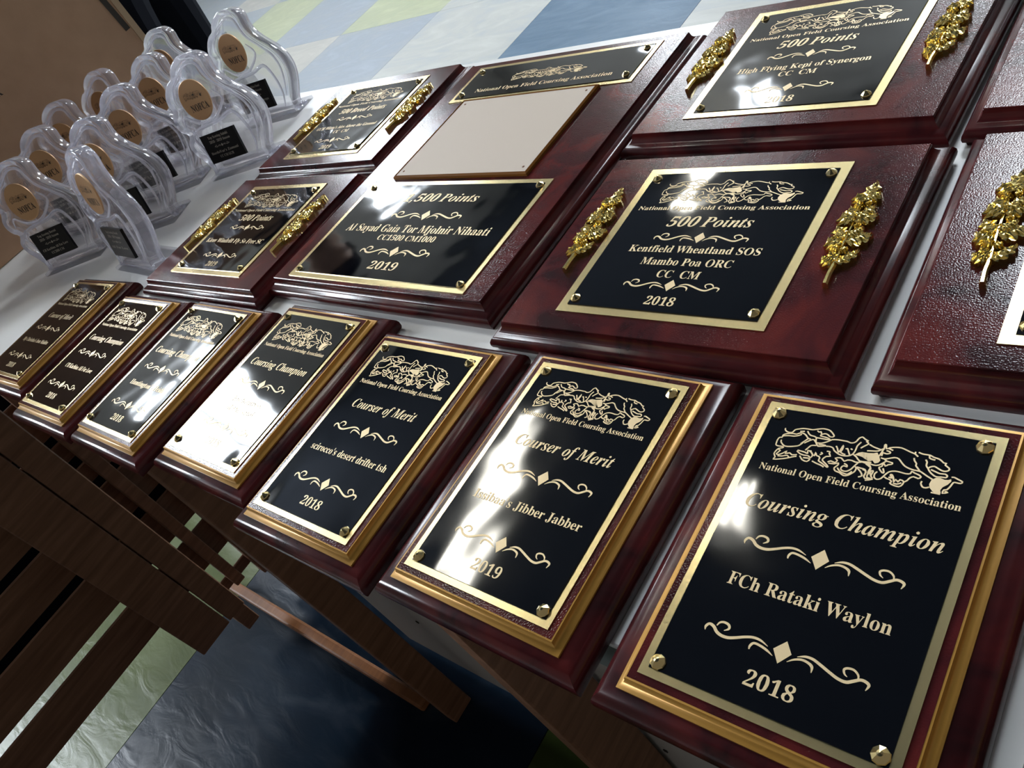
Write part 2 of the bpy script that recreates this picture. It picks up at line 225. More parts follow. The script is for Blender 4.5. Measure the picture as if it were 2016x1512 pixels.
('0', 1): [75,[38,-1,30,-1,24,1,18,5,14,10,8,22,6,30,5,48,6,66,8,74,14,87,18,91,24,95,30,97,38,97,45,97,51,95,57,91,61,87,67,74,70,58,71,48,70,39,67,22,61,9,57,5,51,1,45,-1],[38,7,42,9,45,12,47,18,50,48,47,78,45,84,42,87,38,89,33,87,30,84,28,78,25,48,28,18,30,12,33,9]],
('1', 1): [75,[13,0,13,7,26,7,29,9,31,13,31,83,22,73,16,70,13,69,8,72,6,79,18,84,36,96,51,96,51,13,52,9,55,7,69,7,69,0]],
('5', 1): [75,[33,-1,21,0,13,3,8,7,6,12,7,20,11,23,16,24,18,17,22,10,27,8,37,9,43,14,47,24,47,36,45,41,43,45,39,47,29,49,14,47,8,49,12,96,63,96,64,71,56,71,54,79,51,81,21,81,19,56,34,58,43,57,52,55,59,51,64,46,67,38,68,24,67,19,62,11,56,5,49,2,41,-1]],
('B', 1): [86,[-7,0,-7,3,2,5,6,10,23,75,24,81,23,84,20,86,15,87,15,90,57,90,67,88,74,85,79,82,82,77,83,71,80,60,72,53,58,48,68,43,74,37,76,28,75,23,72,14,69,10,59,4,44,0],[40,50,47,50,53,52,57,56,60,61,62,66,63,73,62,80,57,84,51,86,46,84,36,50],[33,4,39,5,45,8,49,11,53,17,55,23,55,30,53,38,47,44,35,45,26,9,27,6,29,5]],
('C', 1): [88,[40,-2,33,-2,21,2,12,9,8,14,6,20,4,33,5,46,10,59,21,76,31,84,39,89,48,92,57,93,81,89,83,89,86,93,90,93,84,62,80,62,80,70,78,76,75,81,72,85,67,87,62,88,56,87,50,84,44,80,35,67,27,47,25,38,25,21,27,15,30,11,35,7,40,5,46,4,56,6,65,12,74,21,77,18,67,7,55,0]],
('M', 1): [117,[38,-2,29,73,13,11,13,6,16,4,22,3,22,0,-7,0,-7,3,1,5,5,10,23,76,24,81,23,84,20,86,14,87,14,90,45,90,53,26,94,90,124,90,124,87,116,85,112,80,94,15,94,9,95,6,98,4,103,3,103,0,61,0,61,3,66,4,70,5,74,11,91,75,41,-2]],
('P', 1): [82,[-7,0,-7,3,2,5,6,10,23,75,24,81,23,84,20,86,15,87,15,90,52,90,69,88,79,81,82,69,81,64,80,60,74,52,65,46,58,44,34,43,26,9,28,5,35,3,35,0],[40,48,47,48,52,50,57,54,60,59,62,65,62,73,61,80,57,84,48,85,45,83,36,48]],
('a', 1): [67,[11,-2,7,-1,0,3,-2,6,-4,15,-1,29,3,39,10,48,17,55,28,61,33,62,38,61,41,58,43,53,45,61,59,61,46,12,46,9,48,8,53,12,57,17,60,16,53,6,46,0,39,-2,35,-1,32,2,31,7,32,15,22,2,19,0],[19,8,23,10,27,13,34,26,38,37,39,47,39,53,37,55,32,56,28,53,24,47,18,36,15,26,13,16,14,12,15,9]],
('d', 1): [67,[11,-2,7,-1,1,3,-3,11,-2,25,1,34,6,43,16,54,21,59,27,61,36,62,43,59,49,82,47,86,41,87,41,90,69,94,46,10,47,8,50,9,56,18,59,16,49,3,43,-1,35,-1,32,2,31,7,33,15,23,2,15,-1],[19,8,23,10,27,14,34,27,38,38,40,47,40,54,38,56,34,56,28,52,22,43,17,32,14,22,13,14,15,10]],
('e', 1): [54,[17,-2,12,-1,7,1,3,4,0,8,-2,20,-2,24,1,34,10,48,22,58,31,61,35,62,43,60,48,56,49,53,49,44,46,39,41,35,35,31,16,25,15,18,17,10,22,7,24,7,29,8,34,12,39,19,43,17,36,6,27,0],[17,29,25,32,34,39,38,49,39,54,36,57,31,57,25,50,22,45]],
('f', 1): [39,[-13,-28,-16,-27,-22,-25,-25,-20,-25,-15,-22,-10,-18,-10,-15,-10,-12,-14,-12,-17,-14,-21,-12,-23,-7,-20,-3,-13,2,7,12,55,3,55,4,61,13,61,20,79,25,86,30,90,36,93,42,94,50,93,53,91,56,86,56,80,53,77,49,76,45,78,43,83,45,88,44,90,40,89,36,83,29,61,40,61,39,55,28,55,19,12,10,-13,2,-22,-2,-25]],
('g', 1): [60,[15,-28,2,-26,-4,-24,-7,-21,-9,-17,-10,-13,-10,-10,-6,-5,7,1,3,4,0,7,-1,10,2,17,11,23,6,27,3,32,2,38,3,46,6,50,12,56,20,60,25,62,37,61,43,59,49,55,60,55,60,50,52,50,53,45,51,36,49,33,42,26,34,22,29,21,17,21,14,18,14,15,16,14,33,8,41,3,45,-1,47,-7,45,-15,40,-21,27,-27],[23,25,26,25,30,28,35,38,37,49,36,54,34,57,31,57,27,56,22,51,19,44,17,37,18,28,20,26],[17,-23,25,-22,28,-20,32,-16,32,-11,28,-6,12,-1,6,-4,3,-8,1,-12,2,-15,3,-18,9,-22]],
('h', 1): [71,[42,-2,37,-1,34,3,33,8,36,21,44,48,44,51,42,52,37,50,32,45,26,37,16,14,13,0,-4,0,18,81,18,84,17,86,10,87,10,90,37,94,23,39,32,52,41,59,51,62,56,61,59,57,61,52,60,47,49,11,50,9,51,9,57,13,61,20,64,18,57,7,49,0]],
('i', 1): [39,[26,74,20,77,17,83,20,89,26,92,33,89,35,83,33,77],[10,-2,5,0,1,3,0,5,1,13,11,50,10,53,8,54,4,55,4,58,30,62,17,11,18,9,19,8,25,13,28,18,31,16,24,6,17,0]],
('m', 1): [105,[76,-2,71,-1,68,3,67,8,70,21,78,48,78,51,76,52,72,51,68,48,59,35,55,25,46,0,30,0,45,47,45,51,43,52,35,49,27,38,19,21,13,0,-3,0,10,50,10,53,8,54,4,55,3,58,30,62,23,39,28,46,37,56,46,61,51,62,57,61,60,58,61,52,60,43,68,54,76,60,84,62,90,61,93,58,95,52,94,48,84,15,83,10,85,9,88,10,94,18,97,16,87,3,83,0]],
('n', 1): [71,[43,-2,38,-1,35,3,34,8,36,21,45,48,45,51,43,52,38,51,33,46,27,38,19,21,13,0,-3,0,10,50,10,53,8,54,4,55,3,58,30,62,23,39,33,52,42,59,51,62,57,61,60,57,61,52,60,45,50,11,51,9,53,9,61,18,64,16,53,3,46,-1]],
('o', 1): [63,[19,-2,13,-1,8,1,4,4,1,8,-1,14,-2,20,1,34,10,48,21,58,26,60,35,62,41,61,47,59,51,56,54,52,56,47,57,36,54,26,46,12,38,5,29,0],[21,3,25,4,29,9,37,26,40,38,41,48,40,53,38,57,32,57,28,54,23,46,18,34,15,22,14,12,15,7,17,4]],
('p', 1): [66,[-16,-28,-16,-24,-10,-23,-7,-18,10,47,10,53,3,55,3,58,29,62,25,48,32,56,39,60,46,62,53,60,58,54,59,50,59,39,56,29,48,13,36,2,32,0,23,-2,19,-2,14,1,9,-15,9,-21,11,-23,17,-24,17,-28],[20,3,25,4,29,8,33,14,38,25,41,36,43,45,42,49,39,52,31,50,25,42,21,28,16,9,16,5]],
('r', 1): [52,[-3,0,10,50,10,53,8,54,4,55,3,58,30,62,23,38,31,51,36,58,43,62,49,61,51,58,52,53,51,48,48,45,44,44,42,44,36,48,33,47,30,42,21,25,13,0]],
('s', 1): [51,[18,-2,3,1,-1,-1,-5,-1,-1,22,3,21,5,11,9,5,16,3,21,4,23,6,24,10,23,15,11,31,7,40,6,46,8,54,14,60,18,61,27,62,38,59,42,61,46,61,43,41,39,41,37,50,33,56,25,57,21,56,20,53,20,48,22,44,36,25,38,16,37,10,31,2,25,-1]],
('t', 1): [37,[6,-2,1,-1,-2,2,-3,8,9,55,3,55,3,59,12,64,20,71,27,80,32,80,27,60,37,60,36,55,25,55,13,13,14,10,15,8,18,9,26,19,29,17,18,3,14,0]],
('u', 1): [71,[9,-2,4,-1,0,3,-1,8,9,51,9,53,7,54,3,55,2,58,29,62,16,14,15,9,18,8,23,10,28,14,33,23,39,33,43,46,47,60,63,60,50,11,51,9,53,9,61,18,64,16,57,6,50,0,47,-1,43,-2,38,-1,35,3,34,8,36,21,27,8,23,4,18,1]],
}
HOUNDS = [[-330,70,-329,62,-319,54,-306,52,-296,56,-290,70,-278,76,-263,82,-243,84,-225,84,-209,90,-193,96,-181,98,-163,96,-152,90,-143,82,-135,72,-140,66,-150,66,-158,72,-169,76,-179,72,-183,68,-185,62,-172,60,-156,58,-144,52],[-205,84,-196,78,-191,82,-184,72],[-268,66,-251,70],[-241,74,-233,64,-222,56,-206,54,-197,50,-184,50,-158,50,-143,50],[-326,24,-327,34,-318,42,-302,48,-289,50,-276,50,-263,60,-249,58,-237,50,-227,40,-215,38],[-325,30,-305,36,-283,38,-265,46,-257,54],[-325,22,-336,20,-340,8,-339,-7,-337,-18,-327,-22,-306,-21,-306,-27,-320,-34,-326,-47,-328,-62,-318,-76,-322,-88,-299,-82,-272,-71,-255,-61,-239,-54],[-324,10,-324,2,-313,-10,-299,-17,-279,-14,-261,-8,-248,-1,-238,16,-245,9,-236,22,-226,38],[-322,-38,-310,-41,-319,-60,-309,-62,-295,-51,-284,-38,-286,-52,-270,-44,-259,-51,-240,-46],[-311,-68,-294,-66,-276,-58,-266,-66],[-233,14,-222,26,-213,34,-202,38,-183,16,-193,12,-204,8,-211,-6,-217,-18],[-196,48,-193,32,-180,14,-173,12,-148,20,-161,22,-178,20],[-188,26,-170,28,-153,38,-142,48,-135,54,-113,58,-92,58,-79,58,-66,54,-54,58,-47,68,-43,82,-33,90,-23,84,-16,80,-6,76],[-147,18,-134,20,-120,16,-113,6,-97,-4,-80,-10,-58,-8,-44,2,-39,16,-38,32,-38,46,-30,66],[-112,28,-104,18,-94,0,-91,12,-87,38,-85,18,-86,2,-67,-4],[-74,22,-69,26,-61,14,-52,-1],[-57,28,-49,24],[-23,38,-16,48,-5,60,-3,66,-14,74],[-247,-28,-232,-38,-213,-42,-198,-41,-185,-47,-183,-32,-194,-21,-207,-16,-203,-32,-213,-28,-227,-26,-246,-24],[-228,-48,-213,-64,-193,-68,-186,-54,-194,-52,-213,-54],[-197,-14,-187,-28,-175,-36,-175,-18,-168,-32,-159,-34,-152,-41,-152,-54,-136,-62,-115,-74,-109,-74,-118,-64,-135,-52,-140,-44,-131,-28,-117,-24,-125,-12,-125,-4,-137,-4],[-175,-61,-155,-68,-137,-72,-124,-78],[-157,-26,-149,-18,-157,-14],[-118,-52,-108,-44,-92,-48,-86,-36,-97,-28,-82,-22,-73,-24,-61,-34,-52,-26,-36,-24,-22,-28,-9,-26,4,-21],[-113,-56,-92,-54,-78,-47,-78,-58,-86,-72,-78,-84,-60,-88,-43,-97,-28,-92,-18,-80,-11,-70,-10,-54,-16,-48],[-75,-68,-63,-81,-43,-88,-30,-87,-20,-72],[-58,-44,-47,-48,-43,-57,-53,-54,-60,-58,-62,-70,-53,-77,-39,-76,-27,-64,-20,-48,-14,-34,-6,-22,13,-24,28,-28,37,-40,35,-56,37,-71,43,-56],[-9,-51,4,-61,16,-74,18,-84,8,-90],[-10,-48,5,-50,20,-52,28,-64,26,-78,32,-90,49,-88,59,-88],[38,-54,52,-80],[-44,6,-26,-4,-9,-20,15,-18,33,-17],[2,62,20,54,37,50,49,48,57,54,54,72,59,74,65,56,76,64,94,70,113,72,133,66,150,60,165,56,177,46],[71,60,89,54],[67,48,79,46,83,40,73,34,61,36],[2,32,25,36,40,40,55,54],[50,18,53,34,56,52],[58,20,57,40],[58,12,72,10,86,16,103,24,118,22,131,9,146,-4,163,-11,181,-14,196,-14,205,-16,227,-28,248,-38],[73,8,84,2,103,-1,101,-8,91,-12,84,-21,74,-8,73,-24,65,-31,70,-40,83,-52,87,-48,79,-32],[82,4,62,-21,44,-26,23,-22,11,-24],[16,-27,36,-38,39,-48,37,-67,38,-84,59,-88,35,-98],[13,-54,24,-57,28,-71,25,-84],[37,-67,46,-51,51,-54,49,-74,58,-84],[65,-51,59,-62,62,-78,73,-84,85,-77,93,-60,103,-42,121,-34,139,-34,159,-36,173,-32,175,-21,186,-26,200,-30,210,-37,203,-46,187,-42,176,-51,171,-64,163,-72],[94,-67,103,-72,115,-74,123,-82,119,-88,131,-94,152,-96,161,-84,161,-70,148,-66,144,-77,134,-68,131,-82,125,-64,116,-51,111,-54,122,-67,108,-64],[130,-86,143,-87,156,-78],[164,66,164,58],[174,66,188,62,201,62,214,62,228,56,242,54,254,48,264,40,273,40,271,32,286,22,287,12,278,6,267,6,253,12,239,18,227,12,221,6,213,16,212,30,205,40],[213,60,215,50,226,46,235,46],[166,38,171,26,180,16,181,6,191,-4,199,-14],[221,6,230,-7,243,-18,257,-24,272,-21,286,-20,289,-12,281,-6,265,-8,250,-4,232,2],[303,-14,311,-12,324,-17,340,-24,336,-32,323,-32,314,-34,309,-52,302,-68,294,-71,292,-86,308,-78,297,-77],[218,-54,217,-64,226,-77,237,-78,246,-72],[257,-92,273,-92,287,-92]]
HOUNDS_SOLID = [[-35,3,-24,16,-12,22,3,20,15,16,27,8,33,-8,20,-14,4,-2,-15,2],[-11,22,9,22,28,26,40,32,50,18,60,-1,56,-12,45,-18,34,-7,25,-14,10,-8,-4,-1],[246,-40,258,-28,272,-26,285,-30,296,-28,304,-22,307,-31,299,-48,287,-62,283,-76,288,-88,276,-94,261,-87,248,-74,243,-60]]
ORN = [[[-27.4, -1.9, 0.26], [-27.7, -0.6, 0.93], [-26.8, 0.7, 0.99], [-25.0, 0.3, 1.12], [-23.2, -1.2, 1.12], [-21.1, -1.9, 1.12], [-18.7, -1.8, 1.12], [-16.3, -0.9, 1.06], [-13.4, 0.5, 0.99], [-10.6, 1.4, 0.93], [-7.9, 1.3, 0.79], [-4.9, 0.2, 0.2]], [[-24.1, 1.0, 0.4], [-23.5, 2.4, 0.73], [-22.0, 3.0, 0.86], [-20.2, 2.6, 0.93], [-19.6, 1.3, 0.86], [-21.0, 0.1, 0.26]], [[-10.4, -3.0, 0.46], [-10.5, -1.7, 0.86], [-9.6, -0.4, 0.86], [-7.3, -0.5, 0.86], [-4.7, -1.2, 0.79], [-2.3, -2.3, 0.2]], [[2.7, -2.5, 0.2], [4.5, -1.0, 0.66], [6.8, -0.1, 0.79], [9.0, -0.3, 0.86], [10.6, -1.2, 0.93], [11.0, -3.1, 0.26]], [[5.2, 0.3, 0.2], [7.5, 1.3, 0.79], [10.0, 1.4, 0.93], [13.0, 0.4, 0.99], [16.1, -0.8, 0.99], [19.1, -1.8, 0.99], [21.7, -1.9, 1.06], [23.7, -0.7, 1.06], [25.4, 0.4, 0.99], [27.0, 0.4, 0.99], [28.2, -0.4, 0.93], [27.7, -2.3, 0.26]], [[24.7, 0.3, 0.46], [24.3, 1.6, 0.66], [22.7, 2.7, 0.73], [20.9, 2.6, 0.79], [19.9, 1.8, 0.79], [20.4, 0.5, 0.59], [21.5, -0.2, 0.2]]]
DIA = [[-3.0, 0.2], [0.4, 4.2], [3.3, 0.3], [0.1, -4.2]]
LV = [[2.9, -18.3, 10.4, -8.6, 2.1], [2.4, -17.2, -4.2, -13.8, 2.7], [2.4, -16.2, -2.0, -10.4, 1.8], [1.7, -5.4, -5.9, -0.6, 3.4], [1.3, -1.0, -4.7, 7.9, 2.7], [2.6, -3.7, 12.5, 2.9, 3.2], [2.2, -0.4, 8.0, 6.4, 2.3], [1.6, 10.2, -4.7, 16.5, 3.4], [1.4, 11.3, -2.7, 21.7, 2.3], [2.1, 10.8, 10.7, 17.0, 2.7], [2.1, 13.0, 8.1, 22.7, 2.3], [1.8, 25.2, -2.8, 31.8, 2.7], [2.0, 25.7, 3.4, 41.1, 2.7], [2.2, 26.3, 7.4, 33.2, 2.5], [2.5, -9.7, 5.2, -6.9, 1.8], [1.8, -9.7, -1.3, -7.1, 1.8], [3.3, 7.4, 6.5, 8.6, 1.6], [1.7, 21.1, -0.6, 24.0, 1.6], [3.5, 23.4, 6.3, 25.1, 1.6]]
ST = [[3.2, -31.8], [2.6, -24.6], [2.7, -18.3], [2.5, -12.9], [2.1, -5.9], [1.9, 0.7], [1.8, 9.1], [1.9, 18.2], [1.6, 25.7], [2.9, 33.4]]
# ------------------------------------------------------------------ lettering (outlines of a bold roman and a bold italic)
def decode(r):                                  # r: advance, then outlines as flat x,y lists, in 1/200 em
    return r[0]/200, [[(l[i]/200, l[i+1]/200) for i in range(0, len(l), 2)] for l in r[1:]]
GL = {}
def glyph(c, st):
    k = (c, 1 if st == 'i' else 0)
    if k not in G: k = (c, 0)
    if k not in GL: GL[k] = decode(G[k])
    return GL[k]
CAP = .466
def layout(s, st):
    x = 0; out = []
    for c in s:
        if c == ' ': x += .19; continue
        a, L = glyph(c, st)
        sh = .22 if (st == 'i' and ((c, 1) not in G or c.isdigit())) else 0
        out += [[(x+px+sh*py, py) for px, py in l] for l in L]; x += a
    return out, x
def text_polys(s, st, cx, y, width, cap):
    L, w = layout(s, st); kx = width/w; ky = cap/CAP
    return [[((px-w/2)*kx+cx, py*ky+y) for px, py in l] for l in L]
def fill_polys(name, polys, m, parent, zf):
    cu = D.curves.new(name, 'CURVE'); cu.dimensions = '2D'; cu.fill_mode = 'BOTH'
    for l in polys:
        sp = cu.splines.new('POLY'); sp.points.add(len(l)-1); sp.use_cyclic_u = True
        for q, (x, y) in zip(sp.points, l): q.co = (x*1000, y*1000, 0, 1)      # millimetres while filling
    o = D.objects.new(name, cu); me = D.meshes.new_from_object(o); D.objects.remove(o); D.curves.remove(cu)
    for v in me.vertices:
        x, y = v.co.x/1000, v.co.y/1000; v.co = (x, y, zf(x, y))
    me.materials.clear(); me.name = name
    for p in me.polygons: p.material_index = 0
    return link(name, me, m, parent)
def strokes(bm, lines, zf):                     # lines: list of [(x, y, w)...]
    for P in lines:
        prev = None
        for i, (x, y, w) in enumerate(P):
            a = P[max(i-1,0)]; b = P[min(i+1,len(P)-1)]
            d = Vector((b[0]-a[0], b[1]-a[1])); d = d.normalized() if d.length > 1e-9 else Vector((1,0))
            n = Vector((-d.y, d.x))*w/2
            c = (bm.verts.new((x+n.x, y+n.y, zf(x,y))), bm.verts.new((x-n.x, y-n.y, zf(x,y))))
            if prev: bm.faces.new((prev[0], prev[1], c[1], c[0]))
            prev = c
def pairs(L): return [[(l[i]/10, l[i+1]/10) for i in range(0, len(l), 2)] for l in L]   # tenths of a millimetre
LOGO = pairs(HOUNDS); LFILL = pairs(HOUNDS_SOLID)
def catmull(P, n=3):
    out = []
    for i in range(len(P)-1):
        a = P[max(i-1,0)]; b = P[i]; c = P[i+1]; d = P[min(i+2,len(P)-1)]
        for k in range(n):
            t = k/n
            out.append(tuple(.5*((2*b[j])+(-a[j]+c[j])*t+(2*a[j]-5*b[j]+4*c[j]-d[j])*t*t+(-a[j]+3*b[j]-3*c[j]+d[j])*t**3) for j in range(len(b))))
    out.append(P[-1]); return out
LOGO = [catmull(l, 2) if len(l) > 2 else l for l in LOGO]
ORN_ = [catmull(l, 4) for l in ORN]
def emblem(parent, cx, cy, sx, sy, m, zf, lw=.00058):   # bounding box of the running hounds is 68.0 x 19.5 mm
    bm = bmesh.new()
    strokes(bm, [[(cx+x*sx/1000, cy+y*sy/1000, lw) for x, y in l] for l in LOGO], zf)
    for l in LFILL:
        vs_ = [bm.verts.new((cx+x*sx/1000, cy+y*sy/1000, zf(cx+x*sx/1000, cy+y*sy/1000)+.00004)) for x, y in l]
        bm.faces.new(vs_)
    bmesh.ops.triangulate(bm, faces=[f for f in bm.faces if len(f.verts) > 4])
    return link('emblem', bm, m, parent)
def ornament(parent, cx, cy, s, m, zf, sy=None):
    sy = sy or s; bm = bmesh.new()
    strokes(bm, [[(cx+x*s/1000, cy+y*sy/1000, w*s/1000) for x, y, w in l] for l in ORN_], zf)
    bm.faces.new([bm.verts.new((cx+x*s/1000, cy+y*sy/1000, zf(cx,cy))) for x, y in DIA])
    return link('scroll_ornament', bm, m, parent)
# ================================================================== THE SETTING
# floor: large square tiles, grid lines every .745 m
fl = bmesh.new(); box(fl, -7.6, 3.0, -3.6, 7.2, ZF-.05, ZF-.004)
floor = struct('floor', fl, M['t_beige'])
X0, Y0, P_ = -1.372, 2.560, .745
tiles = {}
def tile_color(i, j):           # i: column index from x=-1.372 leftwards negative; j: row index, row 0 starts at y=2.56
    fixed = {(-1,0):'t_blue',(-1,-1):'t_blue',(0,0):'t_white',(0,-1):'t_white',(1,0):'t_blue',
             (-2,0):'t_white',(-2,-1):'t_white',(-2,1):'t_sky',(-3,0):'t_green',(-3,-1):'t_sky',(-3,1):'t_sky',
             (-4,0):'t_sky',(-4,-1):'t_beige',(-4,1):'t_green',(-5,0):'t_green',(-5,-1):'t_sky',(-5,1):'t_sky',(-6,0):'t_sky',(-6,1):'t_beige',(-7,1):'t_sky',(-7,0):'t_white',
             (-1,-4):'t_green_shade',(-2,-4):'t_green',(-1,-5):'t_green_shade',(0,-4):'t_navy',(0,-5):'t_navy',(1,-4):'t_olive',(1,-5):'t_olive',(0,-3):'t_navy',(-1,-3):'t_green',
             (-2,-3):'t_white',(-3,-3):'t_green',(-3,-4):'t_green',(-2,-2):'t_green'}
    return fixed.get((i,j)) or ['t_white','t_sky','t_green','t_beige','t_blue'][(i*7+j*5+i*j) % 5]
tb = {}
for i in range(-8, 5):
    for j in range(-8, 6):
        x, y = X0+i*P_, Y0+j*P_
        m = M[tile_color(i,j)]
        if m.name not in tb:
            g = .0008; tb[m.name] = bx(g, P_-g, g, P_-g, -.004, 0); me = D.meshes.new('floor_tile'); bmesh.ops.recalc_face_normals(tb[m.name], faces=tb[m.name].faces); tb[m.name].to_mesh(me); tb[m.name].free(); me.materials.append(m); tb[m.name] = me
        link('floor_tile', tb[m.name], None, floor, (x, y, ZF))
# room shell beyond the table
XL, YB, ZC = -7.4, 7.0, 4.6
def wall_with_window(name, axis, pos, a0, a1, z0, z1, openings):
    """a wall slab along one axis with rectangular openings (a0,a1,z0,z1), built from boxes"""
    bm = bmesh.new(); t = .15
    def slab(u0, u1, v0, v1):
        if u1-u0 < 1e-4 or v1-v0 < 1e-4: return
        if axis == 'x': box(bm, pos-t, pos, u0, u1, v0, v1)
        else: box(bm, u0, u1, pos, pos+t, v0, v1)
    us = sorted({a0, a1} | {o[0] for o in openings} | {o[1] for o in openings})
    for u0, u1 in zip(us, us[1:]):
        cur = z0
        for o in sorted([o for o in openings if o[0] <= u0+1e-6 and o[1] >= u1-1e-6], key=lambda o: o[2]):
            slab(u0, u1, cur, o[2]); cur = o[3]
        slab(u0, u1, cur, z1)
    return struct(name, bm, M['wall'])
WL = [(-3.4, -1.5, 2.0, 4.0), (.95, 2.05, 3.05, 4.25), (4.4, 5.7, 2.8, 3.55)]  # first opening is an added window, fill light from the left
WB = [(-5.2, -4.5, 2.8, 3.6), (-4.4, -3.9, 3.9, 4.4), (-2.4, -1.0, 1.2, 2.5)]  # last opening is an added window that brightens the table from behind
WB2 = []
wall_with_window('wall_left', 'x', XL, -3.6, YB, ZF-.05, ZC, WL)
wall_with_window('wall_back', 'y', YB, XL-.15, 3.0, ZF-.05, ZC, WB+WB2)
SK = (-1.7, -.2, 5.3, 6.9)                     # added skylight over the back of the hall, fill light for the table
bm = bmesh.new()
for q in ((XL-.15, SK[0], -3.6, YB+.15), (SK[1], 3.0, -3.6, YB+.15), (SK[0], SK[1], -3.6, SK[2]), (SK[0], SK[1], SK[3], YB+.15)): box(bm, *q, ZC, ZC+.1)
struct('ceiling', bm, M['ceil'])
bm = bmesh.new()
for q in ((SK[0], SK[0]+.05, SK[2], SK[3]), (SK[1]-.05, SK[1], SK[2], SK[3]), (SK[0]+.05, SK[1]-.05, SK[2], SK[2]+.05), (SK[0]+.05, SK[1]-.05, SK[3]-.05, SK[3]), ((SK[0]+SK[1])/2-.03, (SK[0]+SK[1])/2+.03, SK[2]+.05, SK[3]-.05)): box(bm, *q, ZC-.03, ZC+.09)
sky_ = link('window_9', bm, M['frame']); sky_['kind'] = 'structure'
for a, b in ((SK[0]+.05, (SK[0]+SK[1])/2-.03), ((SK[0]+SK[1])/2+.03, SK[1]-.05)): link('pane', bx(a, b, SK[2]+.05, SK[3]-.05, ZC+.03, ZC+.04), M['pane'], sky_)
n = 0
for ax, pos, ws in (('x', XL, WL), ('y', YB, WB+WB2)):
    for (u0, u1, v0, v1) in ws:
        n += 1; bm = bmesh.new(); t = .05
        def bar(a, b, c, d, dep=.10):
            if ax == 'x': box(bm, pos-dep, pos+.01, a, b, c, d)
            else: box(bm, a, b, pos-.01, pos+dep, c, d)
        bar(u0, u0+t, v0, v1); bar(u1-t, u1, v0, v1); bar(u0+t, u1-t, v0, v0+t); bar(u0+t, u1-t, v1-t, v1)
        um = (u0+u1)/2; bar(um-.03, um+.03, v0+t, v1-t, .09)
        w = link('window_%d' % n, bm, M['frame']); w['kind'] = 'structure'
        for (a, b) in ((u0+t, um-.03), (um+.03, u1-t)):
            p = bmesh.new()
            if ax == 'x': box(p, pos-.08, pos-.07, a, b, v0+t, v1-t)
            else: box(p, a, b, pos+.07, pos+.08, v0+t, v1-t)
            link('pane', p, M['pane'], w)
def ceiling_lamp(x, y, rz, label, L=1.3, hw=.17):
    t = thing('ceiling_lamp', label, 'lamp', (x, y, ZC), rz, 'ceiling lamps above the hall')
    link('housing', bx(-L/2-.05, L/2+.05, -.17, .17, -.06, 0), M['frame'], t)
    for s in (-.10, 0, .10): link('tube', bx(-L/2, L/2, s-.022, s+.022, -.10, -.062, bev=.01), M['tube'], t)
ceiling_lamp(-4.55, 2.1, rad(98), 'long fluorescent ceiling lamp nearest the left windows', 1.7)
ceiling_lamp(-4.62, 6.25, rad(100), 'short fluorescent ceiling lamp beside the back wall', .9)
ceiling_lamp(-2.52, 2.55, rad(100), 'short fluorescent ceiling lamp nearest to above the table', .5)

# ================================================================== THE TABLE
tt = thing('display_table', 'long white topped table holding the plaques and acrylic trophies', 'table', (-.7, .32, ZF))
def tl(name, bm, m, **k): o = link(name, bm, m, tt, **k); o.location = (.7, -.32, -ZF); return o
TY0, TY1, TX0, TX1 = .0757, .5650, -2.05, .75
tl('tabletop', bx(TX0, TX1, TY0, TY1, -T-.004, -T, bev=.001), M['table'])
tl('top_edge', bx(TX0+.001, TX1-.001, TY0+.001, TY1-.001, -.058, -T-.004), M['tedge'])
tl('modesty_panel', bx(-.92, .70, .147, .160, -.735, -.058), M['panel'])
for x in (-.775, -.383, .0, .35): tl('panel_screw', bx(x-.0025, x+.0025, .1455, .147, -.575, -.570, bev=.0008), M['ink'])
for x in (TX0+.05, TX1-.09):
    for y in (TY1-.06, .165): tl('table_leg', bx(x, x+.04, y, y+.04, ZF, -.058), M['tedge'])

